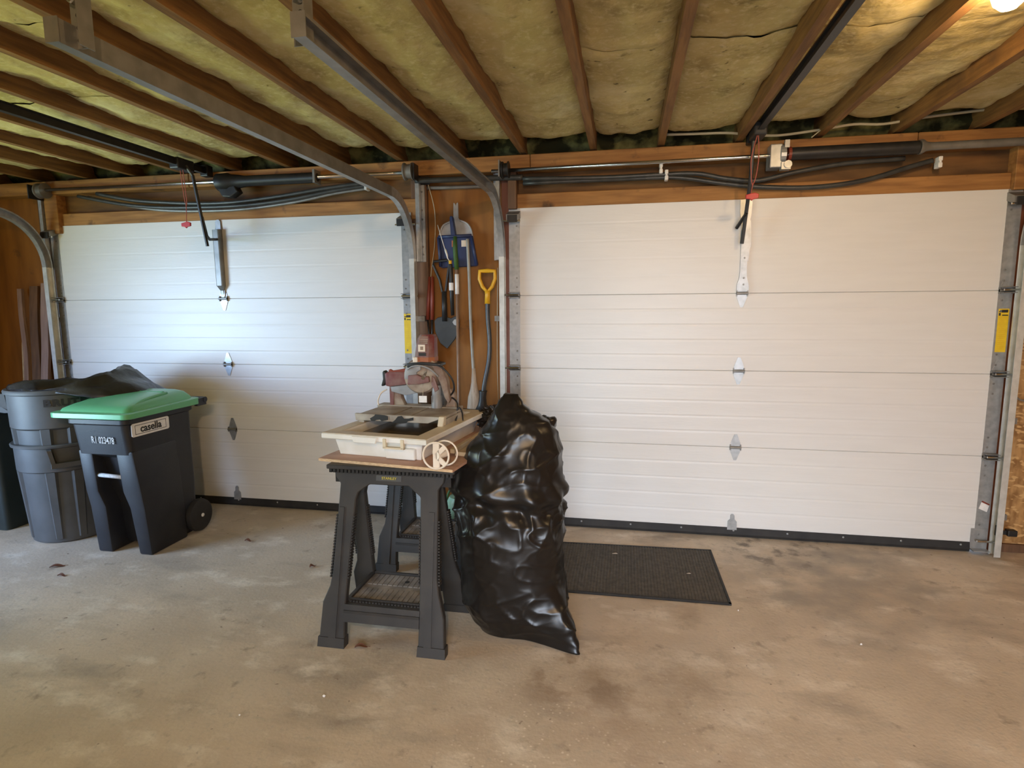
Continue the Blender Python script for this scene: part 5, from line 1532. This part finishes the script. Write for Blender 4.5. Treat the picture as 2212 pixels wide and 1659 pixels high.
b = BM(); lathe(b, [(0.004, 3.035), (0.009, 3.036), (0.008, 3.041)], (0, -0.055, 0.153), 10, 'x', True); obj('sensor_lens', b, 'bristle', t)
b = BM(); tube(b, smooth_path([(3.02, -0.01, 1.55), (2.985, -0.01, 1.35), (2.965, -0.012, 1.15), (2.962, -0.015, 1.02), (2.985, -0.015, 0.955), (3.04, -0.015, 0.935), (3.10, -0.015, 0.96), (3.13, -0.012, 1.06), (3.12, -0.01, 1.2), (3.08, -0.008, 1.3)], 6), 0.006, 8)
tag(obj('wall_cord', b, 'galvdull', None, True, loc=(3.0, 0, 0.93)), 'looped grey cord hanging on the OSB wall at the right edge', 'cord')
def leaf(label, x, y, L, wd, ang, curl=0.01):
    b = BM()
    c, s_ = math.cos(ang), math.sin(ang)
    n = 8
    rows = []
    for k in range(n + 1):
        f = k / n
        w_ = wd * math.sin(PI * min(0.98, f * 0.9 + 0.06)) ** 0.8
        u = (f - 0.5) * L
        rows.append([(x + c * u - s_ * v, y + s_ * u + c * v, 0.004 + curl * (abs(v) / wd) + 0.004 * math.sin(f * 5)) for v in (-w_, 0, w_)])
    V = [[b.verts.new(p) for p in r] for r in rows]
    for a_, d_ in zip(V, V[1:]):
        for i in range(2):
            b.faces.new((a_[i], a_[i + 1], d_[i + 1], d_[i]))
    lf = obj('dry_leaf', b, 'leaf', loc=(x, y, 0.002))
    so = lf.modifiers.new('thickness', 'SOLIDIFY'); so.thickness = 0.0012
    tag(lf, label, 'leaf', 'dry leaves on the floor')
    b = BM(); tube(b, [(x + c * L * 0.45, y + s_ * L * 0.45, 0.006), (x + c * L * 0.75, y + s_ * L * 0.7, 0.004)], 0.0012, 5)
    obj('leaf_stem', b, 'leaf', lf)
leaf('brown dry leaf lying between the feet of the front sawhorse', -0.367, -1.612, 0.055, 0.014, 0.35)
leaf('dry leaf with a long stem on the floor in front of the grey cans', -2.49, -1.16, 0.075, 0.013, 0.6)
leaf('small dry leaf scrap nearer the camera than the leaf by the grey cans', -2.352, -1.256, 0.045, 0.010, 0.15)
leaf('small dark leaf on the floor left of the sawhorse', -1.007, -0.896, 0.035, 0.014, 1.0)
leaf('dark leaf on the floor behind the cart wheel shadow', -1.62, -0.62, 0.04, 0.012, 0.1)
random.seed(11)
for k, (x, y, lb) in enumerate(((1.81, -1.193, 'tiny white paint chip on bare floor far right of the rubber mat'), (-0.364, -1.945, 'tiny white paint chip on the floor in front of the sawhorse'),
                              (-0.62, -2.10, 'tiny white paint chip nearest the camera, left of the sawhorse'), (1.33, -0.98, 'tiny white paint chip at the near right corner of the rubber mat'))):
    b = BM()
    r = random.uniform(0.0035, 0.006)
    bmesh.ops.create_icosphere(b, subdivisions=1, radius=r, matrix=Matrix.Translation((x, y, r * 0.7)))
    for v in b.verts:
        v.co += Vector((random.uniform(-1, 1), random.uniform(-1, 1), random.uniform(-0.5, 0.5))) * r * 0.25
        v.co.z = max(v.co.z, 0.0)
    tag(obj('paint_chip', b, 'paper', loc=(x, y, 0)), lb, 'paint chip', 'white paint chips on the floor')
